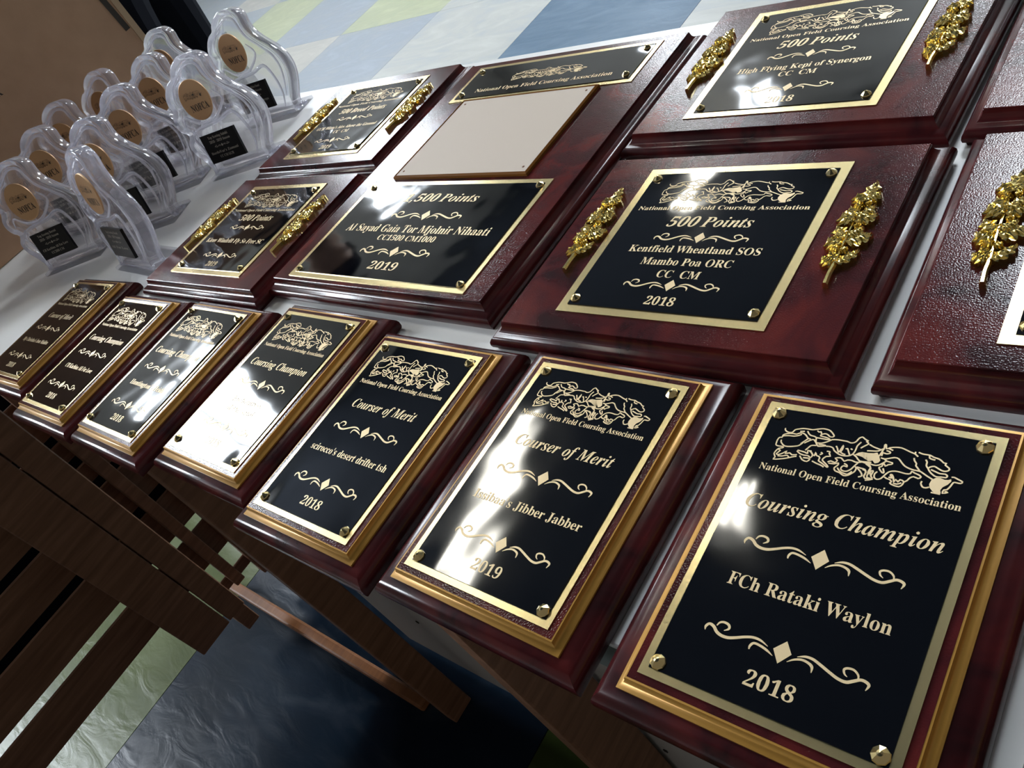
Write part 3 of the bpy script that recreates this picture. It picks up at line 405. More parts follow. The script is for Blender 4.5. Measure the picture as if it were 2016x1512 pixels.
# ================================================================== PLAQUES
def screw_bm(r=.0030, h=.0030):
    bm = bmesh.new(); n = 9; R = []
    for k, (q, z) in enumerate(((1, 0), (1, .0007), (.93, .0011), (.34, h*.86), (0, h))):
        if q == 0: R.append([bm.verts.new((0, 0, z))]); continue
        R.append([bm.verts.new((r*q*math.cos(2*math.pi*i/n), r*q*math.sin(2*math.pi*i/n), z)) for i in range(n)])
    for a, b in zip(R, R[1:]):
        for i in range(n):
            if len(b) == 1: bm.faces.new((a[i], a[(i+1)%n], b[0]))
            else: bm.faces.new((a[i], a[(i+1)%n], b[(i+1)%n], b[i]))
    me = D.meshes.new('screw'); bm.to_mesh(me); bm.free(); me.materials.append(M['screw']); return me
SCREW = screw_bm()
def leaf(bm, bx_, by_, tx, ty, hw, z0, z1):
    """one lobed oak-like leaf: raised midrib, ridged side veins, walls down to the board"""
    b = Vector((bx_, by_)); t = Vector((tx, ty)); d = t-b; L = d.length; d.normalize(); n = Vector((-d.y, d.x)); K = 12; LOB = (1, .80, .50, .78)
    mid = []; E = {1: [], -1: []}; I = {1: [], -1: []}
    for k in range(K+1):
        u = k/K; e = math.sin(math.pi*min(1, .12+.93*u))**.55; lob = LOB[k % 4]
        w = hw*e*lob*(1 if 0 < k < K else .25)
        p = b+d*L*u; mid.append(bm.verts.new((p.x, p.y, z1+.0004 if k % 2 else z1+.0001)))
        for s in (1, -1):
            q = p+n*s*w*.52+d*L*.04; I[s].append(bm.verts.new((q.x, q.y, z1+(.0005 if k % 2 == 0 else -.0009))))
            q = p+n*s*w+d*L*.09; E[s].append((bm.verts.new((q.x, q.y, z1-.0008-(0 if k % 2 == 0 else .0004))), bm.verts.new((q.x, q.y, z0))))
    for s in (1, -1):
        for k in range(K):
            bm.faces.new((mid[k], mid[k+1], I[s][k+1], I[s][k])); bm.faces.new((I[s][k], I[s][k+1], E[s][k+1][0], E[s][k][0]))
            bm.faces.new((E[s][k][0], E[s][k+1][0], E[s][k+1][1], E[s][k][1]))
    for k in (0, K):
        bm.faces.new((mid[k], I[1][k], E[1][k][0], E[1][k][1], E[-1][k][1], E[-1][k][0], I[-1][k]))
def spray_meshes():
    bm = bmesh.new(); r = random.Random(4)
    for (a, b, c, d, h) in LV: leaf(bm, a/1000, b/1000, c/1000, d/1000, h*1.75/1000, 0, .0036+r.uniform(-.0004,.0006))
    bmesh.ops.recalc_face_normals(bm, faces=bm.faces); leaves = D.meshes.new('leaf_cluster'); bm.to_mesh(leaves); bm.free(); leaves.materials.append(M['gold'])
    bm = bmesh.new(); P = catmull([(x/1000, y/1000) for x, y in ST], 3); prev = None
    for i, (x, y) in enumerate(P):
        a = P[max(i-1,0)]; b = P[min(i+1,len(P)-1)]; d = Vector((b[0]-a[0], b[1]-a[1])).normalized(); n = Vector((-d.y, d.x)); f_ = i/len(P); w = .0013-.0009*f_; dz = .0012*min(1, f_*2.2)
        R = [bm.verts.new((x+n.x*w*q, y+n.y*w*q, z)) for q, z in ((-1, 0), (-1, .0026-dz), (-.5, .0040-dz), (.5, .0040-dz), (1, .0026-dz), (1, 0))]
        if prev:
            for k in range(6): bm.faces.new((prev[k], prev[(k+1)%6], R[(k+1)%6], R[k]))
        else: bm.faces.new(R)
        prev = R
    bm.faces.new(prev)
    bmesh.ops.recalc_face_normals(bm, faces=bm.faces); stem = D.meshes.new('stem'); bm.to_mesh(stem); bm.free(); stem.materials.append(M['gold'])
    return leaves, stem
SPRAY, STEM = spray_meshes()
def warp_fn(seed, hw, hh, amp, tx=0, ty=0):
    r = random.Random(seed); ph = [r.uniform(0, 6.28) for _ in range(4)]
    def f(x, y):
        z = amp*(math.sin(x*38+ph[0])*.5+math.sin(y*31+ph[1])*.5+.4*math.sin((x+y)*52+ph[2]))
        for sx in (-1, 1):
            for sy in (-1, 1):
                dx = x-sx*(hw-.003); dy = y-sy*(hh-.003); q = (dx*dx+dy*dy)
                z -= .00022*math.exp(-q/(2*.0045**2))
        return z + tx*x + ty*y + .0006 + abs(ty)*hh + abs(tx)*hw
    return f
def sheet(name, hw, hh, zf, th, m, parent, nx=26, ny=34):
    bm = bmesh.new(); V = [[bm.verts.new((-hw+2*hw*i/nx, -hh+2*hh*j/ny, zf(-hw+2*hw*i/nx, -hh+2*hh*j/ny))) for i in range(nx+1)] for j in range(ny+1)]
    for j in range(ny):
        for i in range(nx): bm.faces.new((V[j][i], V[j][i+1], V[j+1][i+1], V[j+1][i]))
    rim = [V[0][i] for i in range(nx+1)]+[V[j][nx] for j in range(1, ny+1)]+[V[ny][i] for i in range(nx-1, -1, -1)]+[V[j][0] for j in range(ny-1, 0, -1)]
    low = [bm.verts.new((v.co.x, v.co.y, v.co.z-th)) for v in rim]
    for k in range(len(rim)): bm.faces.new((rim[k], low[k], low[(k+1) % len(rim)], rim[(k+1) % len(rim)]))
    me = D.meshes.new(name); bm.to_mesh(me); bm.free(); o = link(name, me, m, parent, smooth=True); me.set_sharp_from_angle(angle=rad(40)); return o
def offset_fn(zf, d): return lambda x, y: zf(x, y)+d
ZT = .0168                                     # board top above the table
def engraved(parent, hw, hh, bw, bh, zbase, seed, amp, tx=0, ty=0, screws=None, cx=0, cy=0):
    """brass backing plate, black engraved plate, four pointed screws; returns (black plate, height function)"""
    fl_ = lambda x, y: .0006
    br = sheet('brass_plate', hw, hh, fl_, .0006, M['brass'], parent, 2, 2); br.location = (cx, cy, zbase)
    zf = warp_fn(seed, bw, bh, amp, tx, ty)
    bp_ = sheet('black_plate', bw, bh, offset_fn(zf, .0005), .0008, M['black'], parent); bp_.location = (cx, cy, zbase)
    for sx in (-1, 1):
        for sy in (-1, 1):
            x, y = (screws or (bw-.0028, bh-.0028)); x *= sx; y *= sy
            link('screw', SCREW, None, parent, (cx+x, cy+y, zbase+zf(x, y)+.0004), random.Random(seed+sx+2*sy).uniform(0, .7))
    return bp_, offset_fn(zf, .00062)
LN = 'National Open Field Coursing Association'
def lettering(parent, rows, m, zf):
    for (s, st, cx, y, w, cap) in rows:
        fill_polys('text_line', text_polys(s, st, cx/1000, y/1000, w/1000, cap/1000), m, parent, zf)
def small_plaque(x, y, rz, label, title, tw, names, year, seed, amp=.00011, tx=0, ty=0, ncap=4.6):
    t = thing('award_plaque', label, 'plaque', (x, y, -T), rz, 'small gilt-edged coursing plaques in the front row')
    w, h = .0613, .0778
    ed = link('wooden_board', loft([(w-.0016,h-.0016,0),(w-.0006,h-.0006,.0006),(w,h,.0022),(w,h,.0056),(w-.0007,h-.0007,.0076),(w-.0022,h-.0022,.0094),(w-.0045,h-.0045,.0107),(w-.0075,h-.0075,.0114),(w-.0102,h-.0102,.0118),(w-.0104,h-.0104,.0122)]), M['edge'], t)
    ed.data.shade_smooth(); ed.data.set_sharp_from_angle(angle=rad(35))
    g = link('gilt_molding', loft([(.0510,.0704,.0119),(.0510,.0704,.0128),(.0503,.0697,.0130),(.0488,.0682,.0136),(.0480,.0674,.0148),(.0478,.0672,.0160),(.0476,.0670,.0166),(.0470,.0664,.0167)], True, True), M['gilt'], t)
    g.data.shade_smooth(); g.data.set_sharp_from_angle(angle=rad(35))
    link('grained_face', bx(-.0469, .0469, -.0663, .0663, .0160, ZT), M['face'], t)
    bp_, zf = engraved(t, .0437, .0635, .0405, .0603, ZT, seed, amp, tx, ty)
    m = M['engrave']
    emblem(bp_, .0005, .0438, 1, 1, m, zf)
    rows = [(LN, 'u', .6, 29.5, 72.6, 3.1), (title, 'i', .8, 12.0, tw, 6.3)]
    if len(names) == 1: rows.append((names[0][0], 'u', 1, -21.0, names[0][1], ncap))
    else: rows += [(names[0][0], 'u', 1, -19.0, names[0][1], ncap), (names[1][0], 'u', 1, -26.5, names[1][1], ncap)]
    rows.append((year, 'u', .8, -53.4, 17.5, 5.5))
    lettering(bp_, rows, m, zf)
    ornament(bp_, 0, -.0020, 1, m, zf); ornament(bp_, .0003, -.0385, 1, m, zf)
    return t
small_plaque(-.1000, .1299, rad(.7), 'small plaque reading Coursing Champion, FCh Rataki Waylon, 2018, nearest the camera', 'Coursing Champion', 71, [('FCh Rataki Waylon', 57)], '2018', 7, .00016, ncap=5.2)
small_plaque(-.2281, .1300, rad(-.3), 'small plaque reading Courser of Merit, Jibber Jabber, 2019, with a white streak of glare', 'Courser of Merit', 58, [("Issibaa's Jibber Jabber", 64)], '2019', 16, .00004)
small_plaque(-.3574, .1264, rad(0), "small plaque reading Courser of Merit, scirocco's desert drifter tsh, 2018", 'Courser of Merit', 56, [("scirocco's desert drifter tsh", 68)], '2018', 5, .00010)
small_plaque(-.4815, .1380, rad(-.3), 'small plaque reading Coursing Champion with most of its dog name lost in white glare', 'Coursing Champion', 68, [('Enchantress', 36), ('of the sand', 34)], '2018', 41, .00005)
small_plaque(-.6150, .1280, rad(.4), "small plaque reading Coursing Champion, Huntington's Heidi, 2018", 'Coursing Champion', 70, [("Huntington's Heidi", 56)], '2018', 33, .00010, ty=.006)
small_plaque(-.7460, .1237, rad(1.5), 'small plaque reading Coursing Champion, CH Kachina All For Love, 2018', 'Coursing Champion', 68, [('CH Kachina All For Love', 56)], '2018', 22, .00006)
small_plaque(-.8835, .1360, rad(2.5), "small plaque reading Courser of Merit, My Christina's Iron Maiden, 2018, leftmost in the front row", 'Courser of Merit', 56, [("My Christina's Iron Maiden", 62)], '2018', 11, .00006)
small_plaque(.0312, .1300, rad(.3), 'small plaque cut off by the right edge of the photo in the front row', 'Coursing Champion', 70, [('High Flying', 40)], '2018', 13, .00008)

def big_board(t, w, h):
    b = .0088
    ed = link('wooden_board', loft([(w+b-.0022,h+b-.0022,0),(w+b-.0018,h+b-.0018,.0018),(w+b-.0004,h+b-.0004,.0030),(w+b,h+b,.0048),(w+b-.0003,h+b-.0003,.0068),(w+b-.0014,h+b-.0014,.0086),(w+b-.0034,h+b-.0034,.0098),(w+b-.0056,h+b-.0056,.0104),(w+.0020,h+.0020,.0114),(w+.0008,h+.0008,.0130),(w+.0002,h+.0002,.0152),(w+.0002,h+.0002,.0160)]), M['edge'], t)
    ed.data.shade_smooth(); ed.data.set_sharp_from_angle(angle=rad(35))
    link('grained_face', bx(-w, w, -h, h, .0158, ZT, bev=.0003, seg=1), M['face'], t)
def sprays(t):
    for x in (-.0763, .0763):
        s = link('oak_spray', SPRAY, None, t, (x, 0, ZT)); link('stem', STEM, None, s)
def large_plaque(x, y, rz, label, rows, year, orn_y, seed, amp=.00010, full=True, tx=0, ty=0):
    t = thing('award_plaque', label, 'plaque', (x, y, -T), rz, 'large award plaques with gold oak sprays')
    big_board(t, .0950, .0745); sprays(t)
    bp_, zf = engraved(t, .0617, .0617, .0563, .0563, ZT, seed, amp, tx, ty, screws=(.0530, .0518))
    m = M['engrave']
    emblem(bp_, .0005, .0388, 1.27, 1.10, m, zf, .00056)
    R = [(LN, 'u', 0, 22.8, 104, 3.4)] + rows + [(year, 'u', 0, -52, 18, 6)]
    lettering(bp_, R, m, zf)
    for oy in orn_y: ornament(bp_, 0, oy/1000, 1.01, m, zf)
    return t
large_plaque(-.2262, .2925, rad(.4), 'large plaque reading 500 Points, Kentfield Wheatland SOS Mambo Poa ORC, 2018', [('500 Points', 'i', 0, 8.5, 53, 8.3), ('Kentfield Wheatland SOS', 'u', 0, -12.6, 79.5, 5.4), ('Mambo Poa ORC', 'u', .8, -22.5, 55, 5.6), ('CC  CM', 'u', 1, -31.9, 26, 5.6)], '2018', (-.5, -37.5), 51)
large_plaque(-.2310, .4672, rad(-1.0), 'large plaque reading 500 Points, High Flying Kepi of Synergon, at the back', [('500 Points', 'i', -1, 9.7, 54, 8.3), ('High Flying Kepi of Synergon', 'u', -.5, -16, 87, 5.2), ('CC  CM', 'u', 0, -23.8, 25, 5.0)], '2018', (-.5, -36.8), 52)
large_plaque(-.6991, .4580, rad(.8), "large plaque reading 500 Breed Points, Wirtu's Airs Above the Ground, behind the trophies' right", [('500 Breed Points', 'i', 0, 9.5, 76, 8), ("GCH Wirtu's Airs Above the Ground", 'u', 0, -18, 98, 5), ('CC  CM', 'u', 0, -26, 25, 5)], '2019', (-1, -38), 53, ty=-.006)
large_plaque(-.6969, .2898, rad(.9), 'large plaque reading 500 Points, Kirov Windrift Fly So Free SC, 2019, beside the trophies', [('500 Points', 'i', 0, 9.5, 57, 8.3), ('Kirov Windrift Fly So Free SC', 'u', 0, -21, 98, 5.6)], '2019', (0, -37.8), 54)
large_plaque(-.0115, .3010, rad(1.5), 'large plaque half cut off by the right edge, its left gold spray in view', [('500 Points', 'i', 0, 8.5, 53, 8.3)], '2018', (-.5, -37.5), 55)
large_plaque(-.0205, .4690, rad(.2), 'large plaque in the top right corner, only its lower left edge in view', [('500 Points', 'i', 0, 8.5, 53, 8.3)], '2018', (-.5, -37.5), 56)

# the tall plaque with a blank photo panel
t = thing('award_plaque', 'tall plaque with a blank tan photo panel reading 1,500 Points, 2019', 'plaque', (-.4650, .3775, -T), rad(-.5))
big_board(t, .1182, .1455)
bp_, zf = engraved(t, .1000, .0565, .0952, .0520, ZT, 61, .00012, cy=-.0848)
m = M['engrave']
lettering(bp_, [('1,500 Points', 'i', 1.8, 31.8, 84, 9), ('Al Sayad Gaia Tor Mjolnir Nihaati', 'u', 1.7, -3.4, 160, 8.2), ('CC1500 CM1000', 'u', 2.2, -12.4, 65, 5.8), ('2019', 'u', 3.5, -42.8, 32, 8)], m, zf)
ornament(bp_, .002, .0160, 1.38, m, zf, 1.3); ornament(bp_, .002, -.0240, 1.38, m, zf, 1.3)
bp_, zf = engraved(t, .1000, .0272, .0955, .0228, ZT, 62, .00008, cy=.1115, screws=(.0900, .0175))
emblem(bp_, 0, .0030, 1.22, .72, m, zf); lettering(bp_, [(LN, 'u', 0, -15.5, 151, 5)], m, zf)
ph = link('photo_panel', bx(-.0725, .0725, -.0515, .0515, ZT+.0012, ZT+.0026, bev=.0004, seg=1), M['tan'], t); ph.location = (-.0025, .0295, 0)
b2 = link('clear_cover', loft([(.0745,.0535,ZT),(.0745,.0535,ZT+.0020),(.0730,.0520,ZT+.0032),(.0726,.0516,ZT+.0012)], True, False), M['bevel'], t); b2.location = (-.0025, .0295, 0)
for sx in (-1, 1):
    for sy in (-1, 1):
        p = link('rivet', bx(-.0009, .0009, -.0009, .0009, 0, .0005, bev=.0003, seg=1), M['owood'], t); p.location = (-.0025+sx*.067, .0295+sy*.046, ZT+.0025)

# ================================================================== ACRYLIC TROPHIES
OUT = [(-36,-33),(-35,-22),(-40,-12),(-47,-3),(-50.5,5),(-50,13),(-43.5,20.5),(-51,26),(-55,34),(-54,43),(-48,51),(-50,57),(-48.5,65),(-43,72.5),(-35,79),(-26,82.5),(-22,88.5),(-14,95),(-3,99.3),(8,99.8),(18,98),(26,93.5),(30,87),(30.5,79),(33,71),(40,62.5),(50,54),(60,46),(68,36),(72,25),(71.5,14),(67,2),(61,-9),(57,-16),(58,-21),(64,-20.5),(65.5,-24.5),(58,-30),(50,-33)]
LEAN = rad(15); SL, CL = math.sin(LEAN), math.cos(LEAN)
def tp(w, u, t): return (w, (u+.0331)*SL+t*CL, (u+.0331)*CL-t*SL)       # t: depth behind the front face
def inset_poly(P, d):
    n = len(P); out = []
    for i in range(n):
        a = Vector(P[i-1]); b = Vector(P[i]); c = Vector(P[(i+1) % n])
        e = ((b-a).normalized()+(c-b).normalized()); e = e.normalized() if e.length > 1e-6 else (c-b).normalized()
        nn = Vector((-e.y, e.x)); out.append((b.x+nn.x*d, b.y+nn.y*d))
    return out
def trophy_meshes():
    P = catmull([(x/1000, y/1000) for x, y in OUT], 3)
    A = sum(P[i-1][0]*P[i][1]-P[i][0]*P[i-1][1] for i in range(len(P)))
    if A < 0: P = P[::-1]
    bm = bmesh.new(); TH = .0165
    prof = [(.0022, .0000), (.0007, .0008), (0, .0024), (0, TH-.0024), (.0007, TH-.0008), (.0022, TH), (.0046, TH), (.0060, TH-.0010), (.0067, TH-.0046)]
    fr = [(.0046, .0000), (.0060, .0008), (.0068, .0024)]
    rings = []
    for d, t in fr[::-1]+prof:
        q = inset_poly(P, d); rings.append([bm.verts.new(tp(x, u, t)) for x, u in q])
    for a, b in zip(rings, rings[1:]):
        for i in range(len(P)): bm.faces.new((a[i], a[(i+1) % len(P)], b[(i+1) % len(P)], b[i]))
    f0 = bm.faces.new(rings[0]); f1 = bm.faces.new(rings[-1][::-1])
    f0.material_index = 1; f1.material_index = 1
    bmesh.ops.triangulate(bm, faces=[f0, f1]); bmesh.ops.recalc_face_normals(bm, faces=bm.faces)
    for v in bm.verts: v.co.z = max(v.co.z, .0042)
    body = D.meshes.new('trophy_body'); bm.to_mesh(body); bm.free(); body.materials.append(M['acrylic']); body.materials.append(M['acrylic_clear']); body.shade_smooth(); body.set_sharp_from_angle(angle=rad(50))
    # swirl ridges and arch on the front
    bm = bmesh.new()
    for path, w in (([(-30,-24),(-32,0),(-38,18),(-20,24),(10,26),(34,30),(44,14),(46,-4),(40,-20)], .0022), ([(-38,60),(-30,74),(-16,82),(4,90),(18,86),(22,74),(28,64),(42,52),(54,40),(60,26),(58,10),(50,-8)], .0020), ([(-42,30),(-36,40),(-20,30),(0,28),(16,34),(30,46),(20,58)], .0018)):
        C_ = catmull([(x/1000, y/1000) for x, y in path], 4); prev = None
        for i, (x, u) in enumerate(C_):
            a = C_[max(i-1,0)]; b = C_[min(i+1,len(C_)-1)]; d = Vector((b[0]-a[0], b[1]-a[1])).normalized(); nn = Vector((-d.y, d.x)); k = w*math.sin(math.pi*(i+.4)/(len(C_)-.2))**.4
            R = [bm.verts.new(tp(x+nn.x*k*math.cos(q), u+nn.y*k*math.cos(q), .0022-k*.8*math.sin(q))) for q in [math.pi*j/5 for j in range(6)]]
            if prev:
                for j in range(6): bm.faces.new((prev[j], prev[(j+1)%6], R[(j+1)%6], R[j]))
            else: bm.faces.new(R)
            prev = R
        bm.faces.new(prev)
    bmesh.ops.recalc_face_normals(bm, faces=bm.faces)
    ridge = D.meshes.new('swirl_relief'); bm.to_mesh(ridge); bm.free(); ridge.materials.append(M['acrylic']); ridge.shade_smooth(); ridge.set_sharp_from_angle(angle=rad(60))
    bm = bx(-.040, .056, -.004, .037, 0, .0040, bev=.0008); bmesh.ops.recalc_face_normals(bm, faces=bm.faces)
    base = D.meshes.new('trophy_base'); bm.to_mesh(base); bm.free(); base.materials.append(M['acrylic_base'])
    # copper disc
    bm = bmesh.new(); n = 48; R = []
    for r, t in ((.0222, .0016), (.0222, .0002), (.0216, -.0001)):
        R.append([bm.verts.new(tp(-.0062+r*math.cos(2*math.pi*i/n), .0535+r*math.sin(2*math.pi*i/n), t)) for i in range(n)])
    for a, b in zip(R, R[1:]):
        for i in range(n): bm.faces.new((a[i], a[(i+1)%n], b[(i+1)%n], b[i]))
    bm.faces.new(R[-1]); bm.faces.new(R[0][::-1]); bmesh.ops.recalc_face_normals(bm, faces=bm.faces)
    disc = D.meshes.new('medallion'); bm.to_mesh(disc); bm.free(); disc.materials.append(M['copper'])
    bm = bmesh.new(); c = [(-.0274,-.0162),(.0274,-.0162),(.0274,.0162),(-.0274,.0162)]
    A_ = [bm.verts.new(tp(x, u, -.0012)) for x, u in c]; B_ = [bm.verts.new(tp(x, u, .0020)) for x, u in c]
    bm.faces.new(A_); bm.faces.new(B_[::-1])
    for i in range(4): bm.faces.new((A_[i], A_[(i+1)%4], B_[(i+1)%4], B_[i]))
    bmesh.ops.recalc_face_normals(bm, faces=bm.faces)
    plate = D.meshes.new('name_plate'); bm.to_mesh(plate); bm.free(); plate.materials.append(M['nameplate'])
    return body, ridge, base, disc, plate
TB, TR, TBASE, TD, TPL = trophy_meshes()
def on_face(me, t):
    for v in me.vertices: v.co = tp(v.co.x, v.co.y, t)
# lettering of the medallion, shared
tmp = fill_polys('lettering', text_polys('NOFCA', 'u', -.0040, .0418, .0275, .0076), M['ink'], None, lambda x, y: 0); on_face(tmp.data, -.0003); MED_T = tmp.data; D.objects.remove(tmp)
tmp = emblem(None, -.0062, .0590, .42, .42, M['ink'], lambda x, y: 0, .00018); on_face(tmp.data, -.0003); MED_E = tmp.data; D.objects.remove(tmp)
def trophy(cx, cy, yaw, label, rows, disc=False):
    """cx, cy: plan position of the name plate centre (or of the medallion when disc is set)"""
    b = Vector((-math.sin(yaw), math.cos(yaw))); w = Vector((math.cos(yaw), math.sin(yaw))); c = Vector((cx, cy))
    if disc: c = c+w*.0062-b*.0535*SL
    root = c-b*.0331*SL
    t = thing('acrylic_trophy', label, 'trophy', (root.x, root.y, -T), yaw, 'clear acrylic trophies with copper medallions')
    bo = link('acrylic_body', TB, None, t); link('swirl_relief', TR, None, bo); link('base_slab', TBASE, None, t)
    d = link('medallion', TD, None, t); link('lettering', MED_T, None, d); link('emblem', MED_E, None, d)
    p = link('name_plate', TPL, None, t)
    for (s, y, wd) in rows:
        o = fill_polys('text_line', text_polys(s, 'u', 0, y/1000, wd/1000, .0029), M['silver'], p, lambda x, y: 0); on_face(o.data, -.00135)
    o2 = ornament(p, 0, .0012, .42, M['silver'], lambda x, y: 0); on_face(o2.data, -.00135)
    return t
def rows(a, b, c, d=None):
    r = [(a, 10.5, 32), (b, 5.6, 33), (c, -6.6, 44)]
    if d: r.append((d, -11.8, 22))
    return r
SE = '2018 - 2019 Season'
trophy(-1.0608, .239, .4645, 'acrylic trophy at the lower left with readable Top Scoring Borzoi plate', rows('Top Scoring Borzoi', SE, 'CH Kachina All For Love', 'CC500 CM'))
trophy(-.8839, .4094, .3095, 'acrylic trophy with readable Top Scoring Saluki plate, beside the breed points plaque', rows('Top Scoring Saluki', SE, "BardoVar's Zamani", 'CC CM GCH'))
trophy(-.9381, .5094, .1612, 'rightmost and tallest looking acrylic trophy, Afghan Hound plate, against the tiled floor', rows('Top Scoring Afghan Hound', SE, 'High Flying Kepi of Synergon', 'CC 500 CM'))
trophy(-.884, .2457, -.0387, 'acrylic trophy turned edge-on in front with a narrow orange medallion', rows('Top Scoring Hound', SE, 'All For Love'))
trophy(-.9634, .304, .3845, 'acrylic trophy directly behind the edge-on one, plate ending in Wolfhound', rows('Top Scoring Wolfhound', SE, 'Al Sayad Mambo'))
trophy(-1.0020, .3715, .42, 'acrylic trophy in the middle of the front rank, plate ending in Espanol', rows('Top Scoring Galgo Espanol', SE, 'Fiona'))
trophy(-1.0496, .4523, .33, 'acrylic trophy directly behind the Saluki one, round medallion fully in view', rows('Top Scoring Hound', SE, 'Fiona'), True)
trophy(-1.1532, .5364, .28, 'rearmost acrylic trophy, top lobe against the dark clothing', rows('Top Scoring Hound', SE, 'Fiona'), True)
trophy(-1.1945, .447, .30, 'acrylic trophy against the cardboard with only a slice of orange medallion showing', rows('Top Scoring Hound', SE, 'Fiona'), True)
trophy(-1.1958, .3766, .46, 'acrylic trophy against the cardboard, medallion half hidden, second back on the left', rows('Top Scoring Hound', SE, 'Fiona'), True)
trophy(-1.1365, .3149, .50, 'acrylic trophy just behind the lower left one, medallion fully in view', rows('Top Scoring Hound', SE, 'Fiona'), True)

# ================================================================== CARDBOARD BOX
t = thing('cardboard_box', 'large brown cardboard box standing behind the acrylic trophies on the table', 'box', (-1.42, .33, -T))
BXM = bx(-.16, .1430, -.27, .268, .0008, .262, bev=.003)
link('carton', BXM, M['card'], t)
o = link('edge_fold', bx(.1425, .1445, .262, .272, .001, .262), M['tape'], t)
o = link('bottom_flap', bx(.1425, .1450, -.268, .25, .0008, .060), M['card'], t)
# marker stroke near the top right corner and a printed letter at the left
bm = bmesh.new(); strokes(bm, [[(.253-.0003*i, .145+.0055*i-.0, .009) for i in range(-3, 17)]], lambda x, y: 0)
for v in bm.verts: v.co = (.1436, v.co.x+.002, v.co.y)
link('marker_stroke', bm, M['ink'], t)
me = fill_polys('printed_letter', text_polys('R', 'u', .048, .158, .010, .012), M['ink'], t, lambda x, y: 0)
for v in me.data.vertices: v.co = (.1436, v.co.x, v.co.y)

# ================================================================== WOODEN FURNITURE BELOW THE TABLE
LP = rad(15.15); DD = Vector((-math.sin(LP), 0, -math.cos(LP))); NN = Vector((-math.cos(LP), 0, math.sin(LP))); O0 = Vector((-1.15, -.01, -.60))
def plank(name, s0, s1, y0, y1, off, th, parent, m, base):
    """plank in the leaning plane: s along the lean (down), y across, off behind the front plane"""
    bm = bmesh.new(); v = box(bm, s0, s1, y0, y1, off, off+th)
    bmesh.ops.bevel(bm, geom=bm.edges[:], offset=.0015, segments=1, affect='EDGES')
    for q in bm.verts:
        s, y, n_ = q.co; p = O0+DD*s+NN*n_; p.y = y; q.co = p-base
    return link(name, bm, m, parent)
base = Vector((-1.25, 0, ZF)); t = thing('slatted_bench', 'dark brown slatted wooden bench tucked against the table, slats running towards the viewer', 'bench', base)
plank('front_rail', -.60, .005, .0185, .0535, 0, .022, t, M['wood'], base)
plank('front_rail', -.62, .006, -.0450, .0165, 0, .022, t, M['wood'], base)
k = 0
for s0, s1 in ((-.569,-.478), (-.4635,-.3715), (-.356,-.286), (-.269,-.190), (-.173,-.090)):
    plank('slat', s0, s1, -.52, .0400, .025, .004, t, M['wood'], base)
for s0, s1 in ((-.470,-.395),(-.380,-.345),(-.327,-.292),(-.274,-.195),(-.174,-.092),(-.070,.016),(.070,.10)):
    plank('back_slat', s0, s1, .030, .300, .12, .004, t, M['wood'], base)
plank('middle_rail', -.52, .09, .074, .0935, .10, .019, t, M['wood'], base)
plank('rear_rail', -.52, .13, .1210, .1750, .10, .019, t, M['wood'], base)
plank('bench_leg', -.30, .092, .20, .26, .137, .04, t, M['wood'], base)
plank('bench_leg', -.30, .118, .0260, .0535, .042, .04, t, M['wood'], base)
blocker = plank('black_light_blocker', -.46, -.02, -.60, .30, .20, .10, None, M['cloth'], Vector((0,0,0))); tag(blocker, 'black bag added behind the bench to cut window light, seen only through its upper slat gaps', 'blocker')  # added dark slab: keeps window light off the floor, blackens the upper gaps
base = Vector((-1.1, .2, ZF)); t = thing('low_stretcher', 'slim orange-brown wooden bar running low across the dark floor', 'bar', base)
bm = bx(-1.40, -.825, .066, .086, ZF, ZF+.018, bev=.004)
for v in bm.verts: v.co -= base
link('wooden_bar', bm, M['owood'], t)
def post(x, y0, y1, z0, z1, label):
    bm = bx(-.011, .011, y0, y1, z0, z1, bev=.002); o = link('wooden_post', bm, M['wood'], None, (x, 0, 0))
    return tag(o, label, 'post', 'upright wooden boards under the table front')
post(-.775, .0770, .1165, ZF, -.0585, 'upright brown board under the table, further from the camera, below the desert drifter plaque')
post(-.40, .0860, .1430, ZF, -.0585, 'wide upright brown board under the table below the gap beside the Rataki plaque')

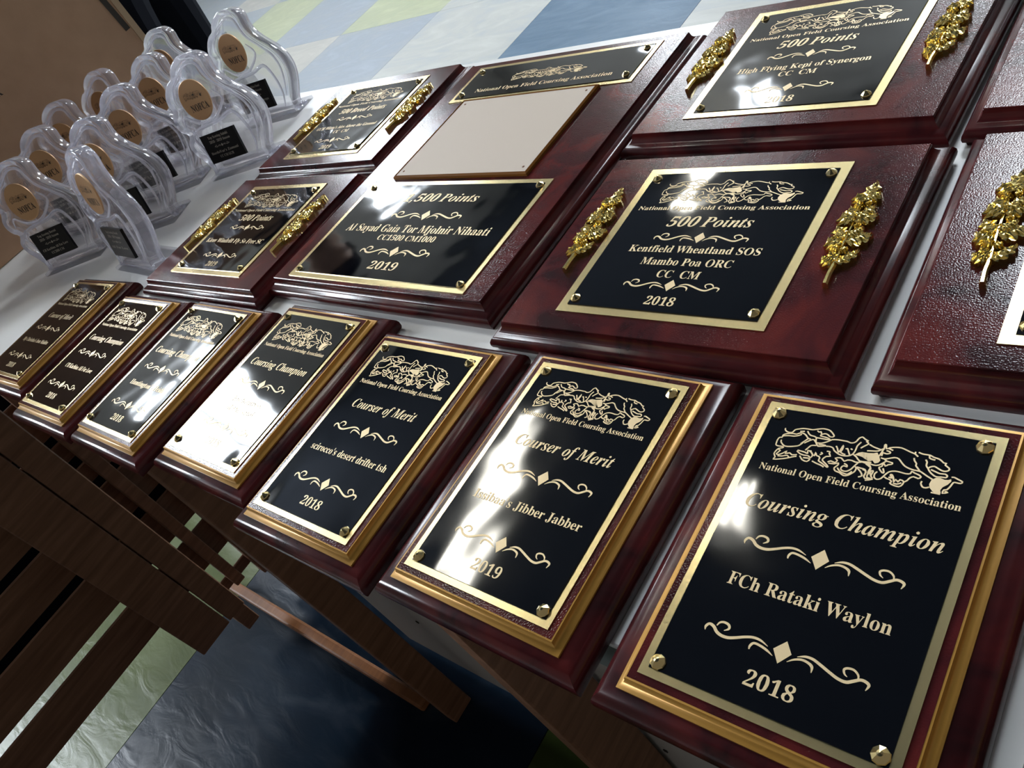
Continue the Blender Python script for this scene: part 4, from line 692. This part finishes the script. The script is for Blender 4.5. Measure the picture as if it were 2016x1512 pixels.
# ================================================================== PERSON (only dark clothing is in view)
def person():
    V = [(0,0,.93),(0,0,1.10),(0,.0,1.30),(0,0,1.42),(0,0,1.50),(0,.0,1.58),(0,-.01,1.68),
         (-.10,0,.88),(-.12,-.02,.50),(-.13,.01,.09),(-.13,-.14,.04),(.10,0,.88),(.12,-.02,.50),(.13,.01,.09),(.13,-.14,.04),
         (-.18,0,1.40),(-.25,.02,1.13),(-.24,-.06,.88),(.18,0,1.40),(.25,.02,1.13),(.24,-.06,.88)]
    E = [(0,1),(1,2),(2,3),(3,4),(0,7),(7,8),(8,9),(9,10),(0,11),(11,12),(12,13),(13,14),(3,15),(15,16),(16,17),(3,18),(18,19),(19,20)]
    R = [.15,.145,.16,.12,.055,.07,.08,.12,.088,.062,.045,.12,.088,.062,.045,.07,.052,.04,.07,.052,.04]
    base = Vector((-2.285, 1.105, ZF)); t = thing('person', 'person in dark navy clothing standing beyond the table behind the box', 'person', base, rad(-60))
    V2 = [v for i, v in enumerate(V) if i not in (5, 6)]; idx = {i: k for k, i in enumerate([i for i in range(len(V)) if i not in (5, 6)])}
    me = D.meshes.new('body'); me.from_pydata(V2, [(idx[a], idx[b]) for a, b in E], [])
    o = D.objects.new('clothed_body', me); COL.objects.link(o); o.parent = t
    me.materials.append(M['cloth'])
    md = o.modifiers.new('s', 'SKIN')
    for i, k in idx.items():
        me.skin_vertices[0].data[k].radius = (R[i], R[i]*.8)
    me.skin_vertices[0].data[0].use_root = True
    ss = o.modifiers.new('u', 'SUBSURF'); ss.levels = 2; ss.render_levels = 2
    # head with simple features, and hands
    bm = bmesh.new(); bmesh.ops.create_uvsphere(bm, u_segments=20, v_segments=14, radius=.1)
    for v in bm.verts:
        v.co.x *= .78; v.co.y *= .95; v.co.z *= 1.18
        if v.co.y < -.085 and abs(v.co.x) < .02 and -.03 < v.co.z < .02: v.co.y -= .02
    link('head', bm, M['skin'], t, (0, -.01, 1.63), smooth=True)
    bm = bmesh.new(); bmesh.ops.create_uvsphere(bm, u_segments=20, v_segments=14, radius=.106)
    for v in bm.verts: v.co.x *= .8; v.co.y *= .97; v.co.z *= 1.15
    bmesh.ops.delete(bm, geom=[v for v in bm.verts if v.co.y < -.03 and v.co.z < .06 or v.co.z < -.05], context='VERTS')
    link('hair', bm, M['cloth'], t, (0, 0, 1.64), smooth=True)
    for s in (-1, 1):
        bm = bmesh.new(); box(bm, -.014, .014, -.04, .04, -.05, .05)
        for k in range(4): box(bm, -.009, .009, -.038+.02*k, -.021+.02*k, -.125+.008*abs(k-1), -.05)
        box(bm, -.009, .009, -.062, -.04, -.06, .0)
        bmesh.ops.bevel(bm, geom=bm.edges[:], offset=.004, segments=1, affect='EDGES')
        link('hand', bm, M['skin'], t, (s*.24, -.075, .79))
    return t
person()
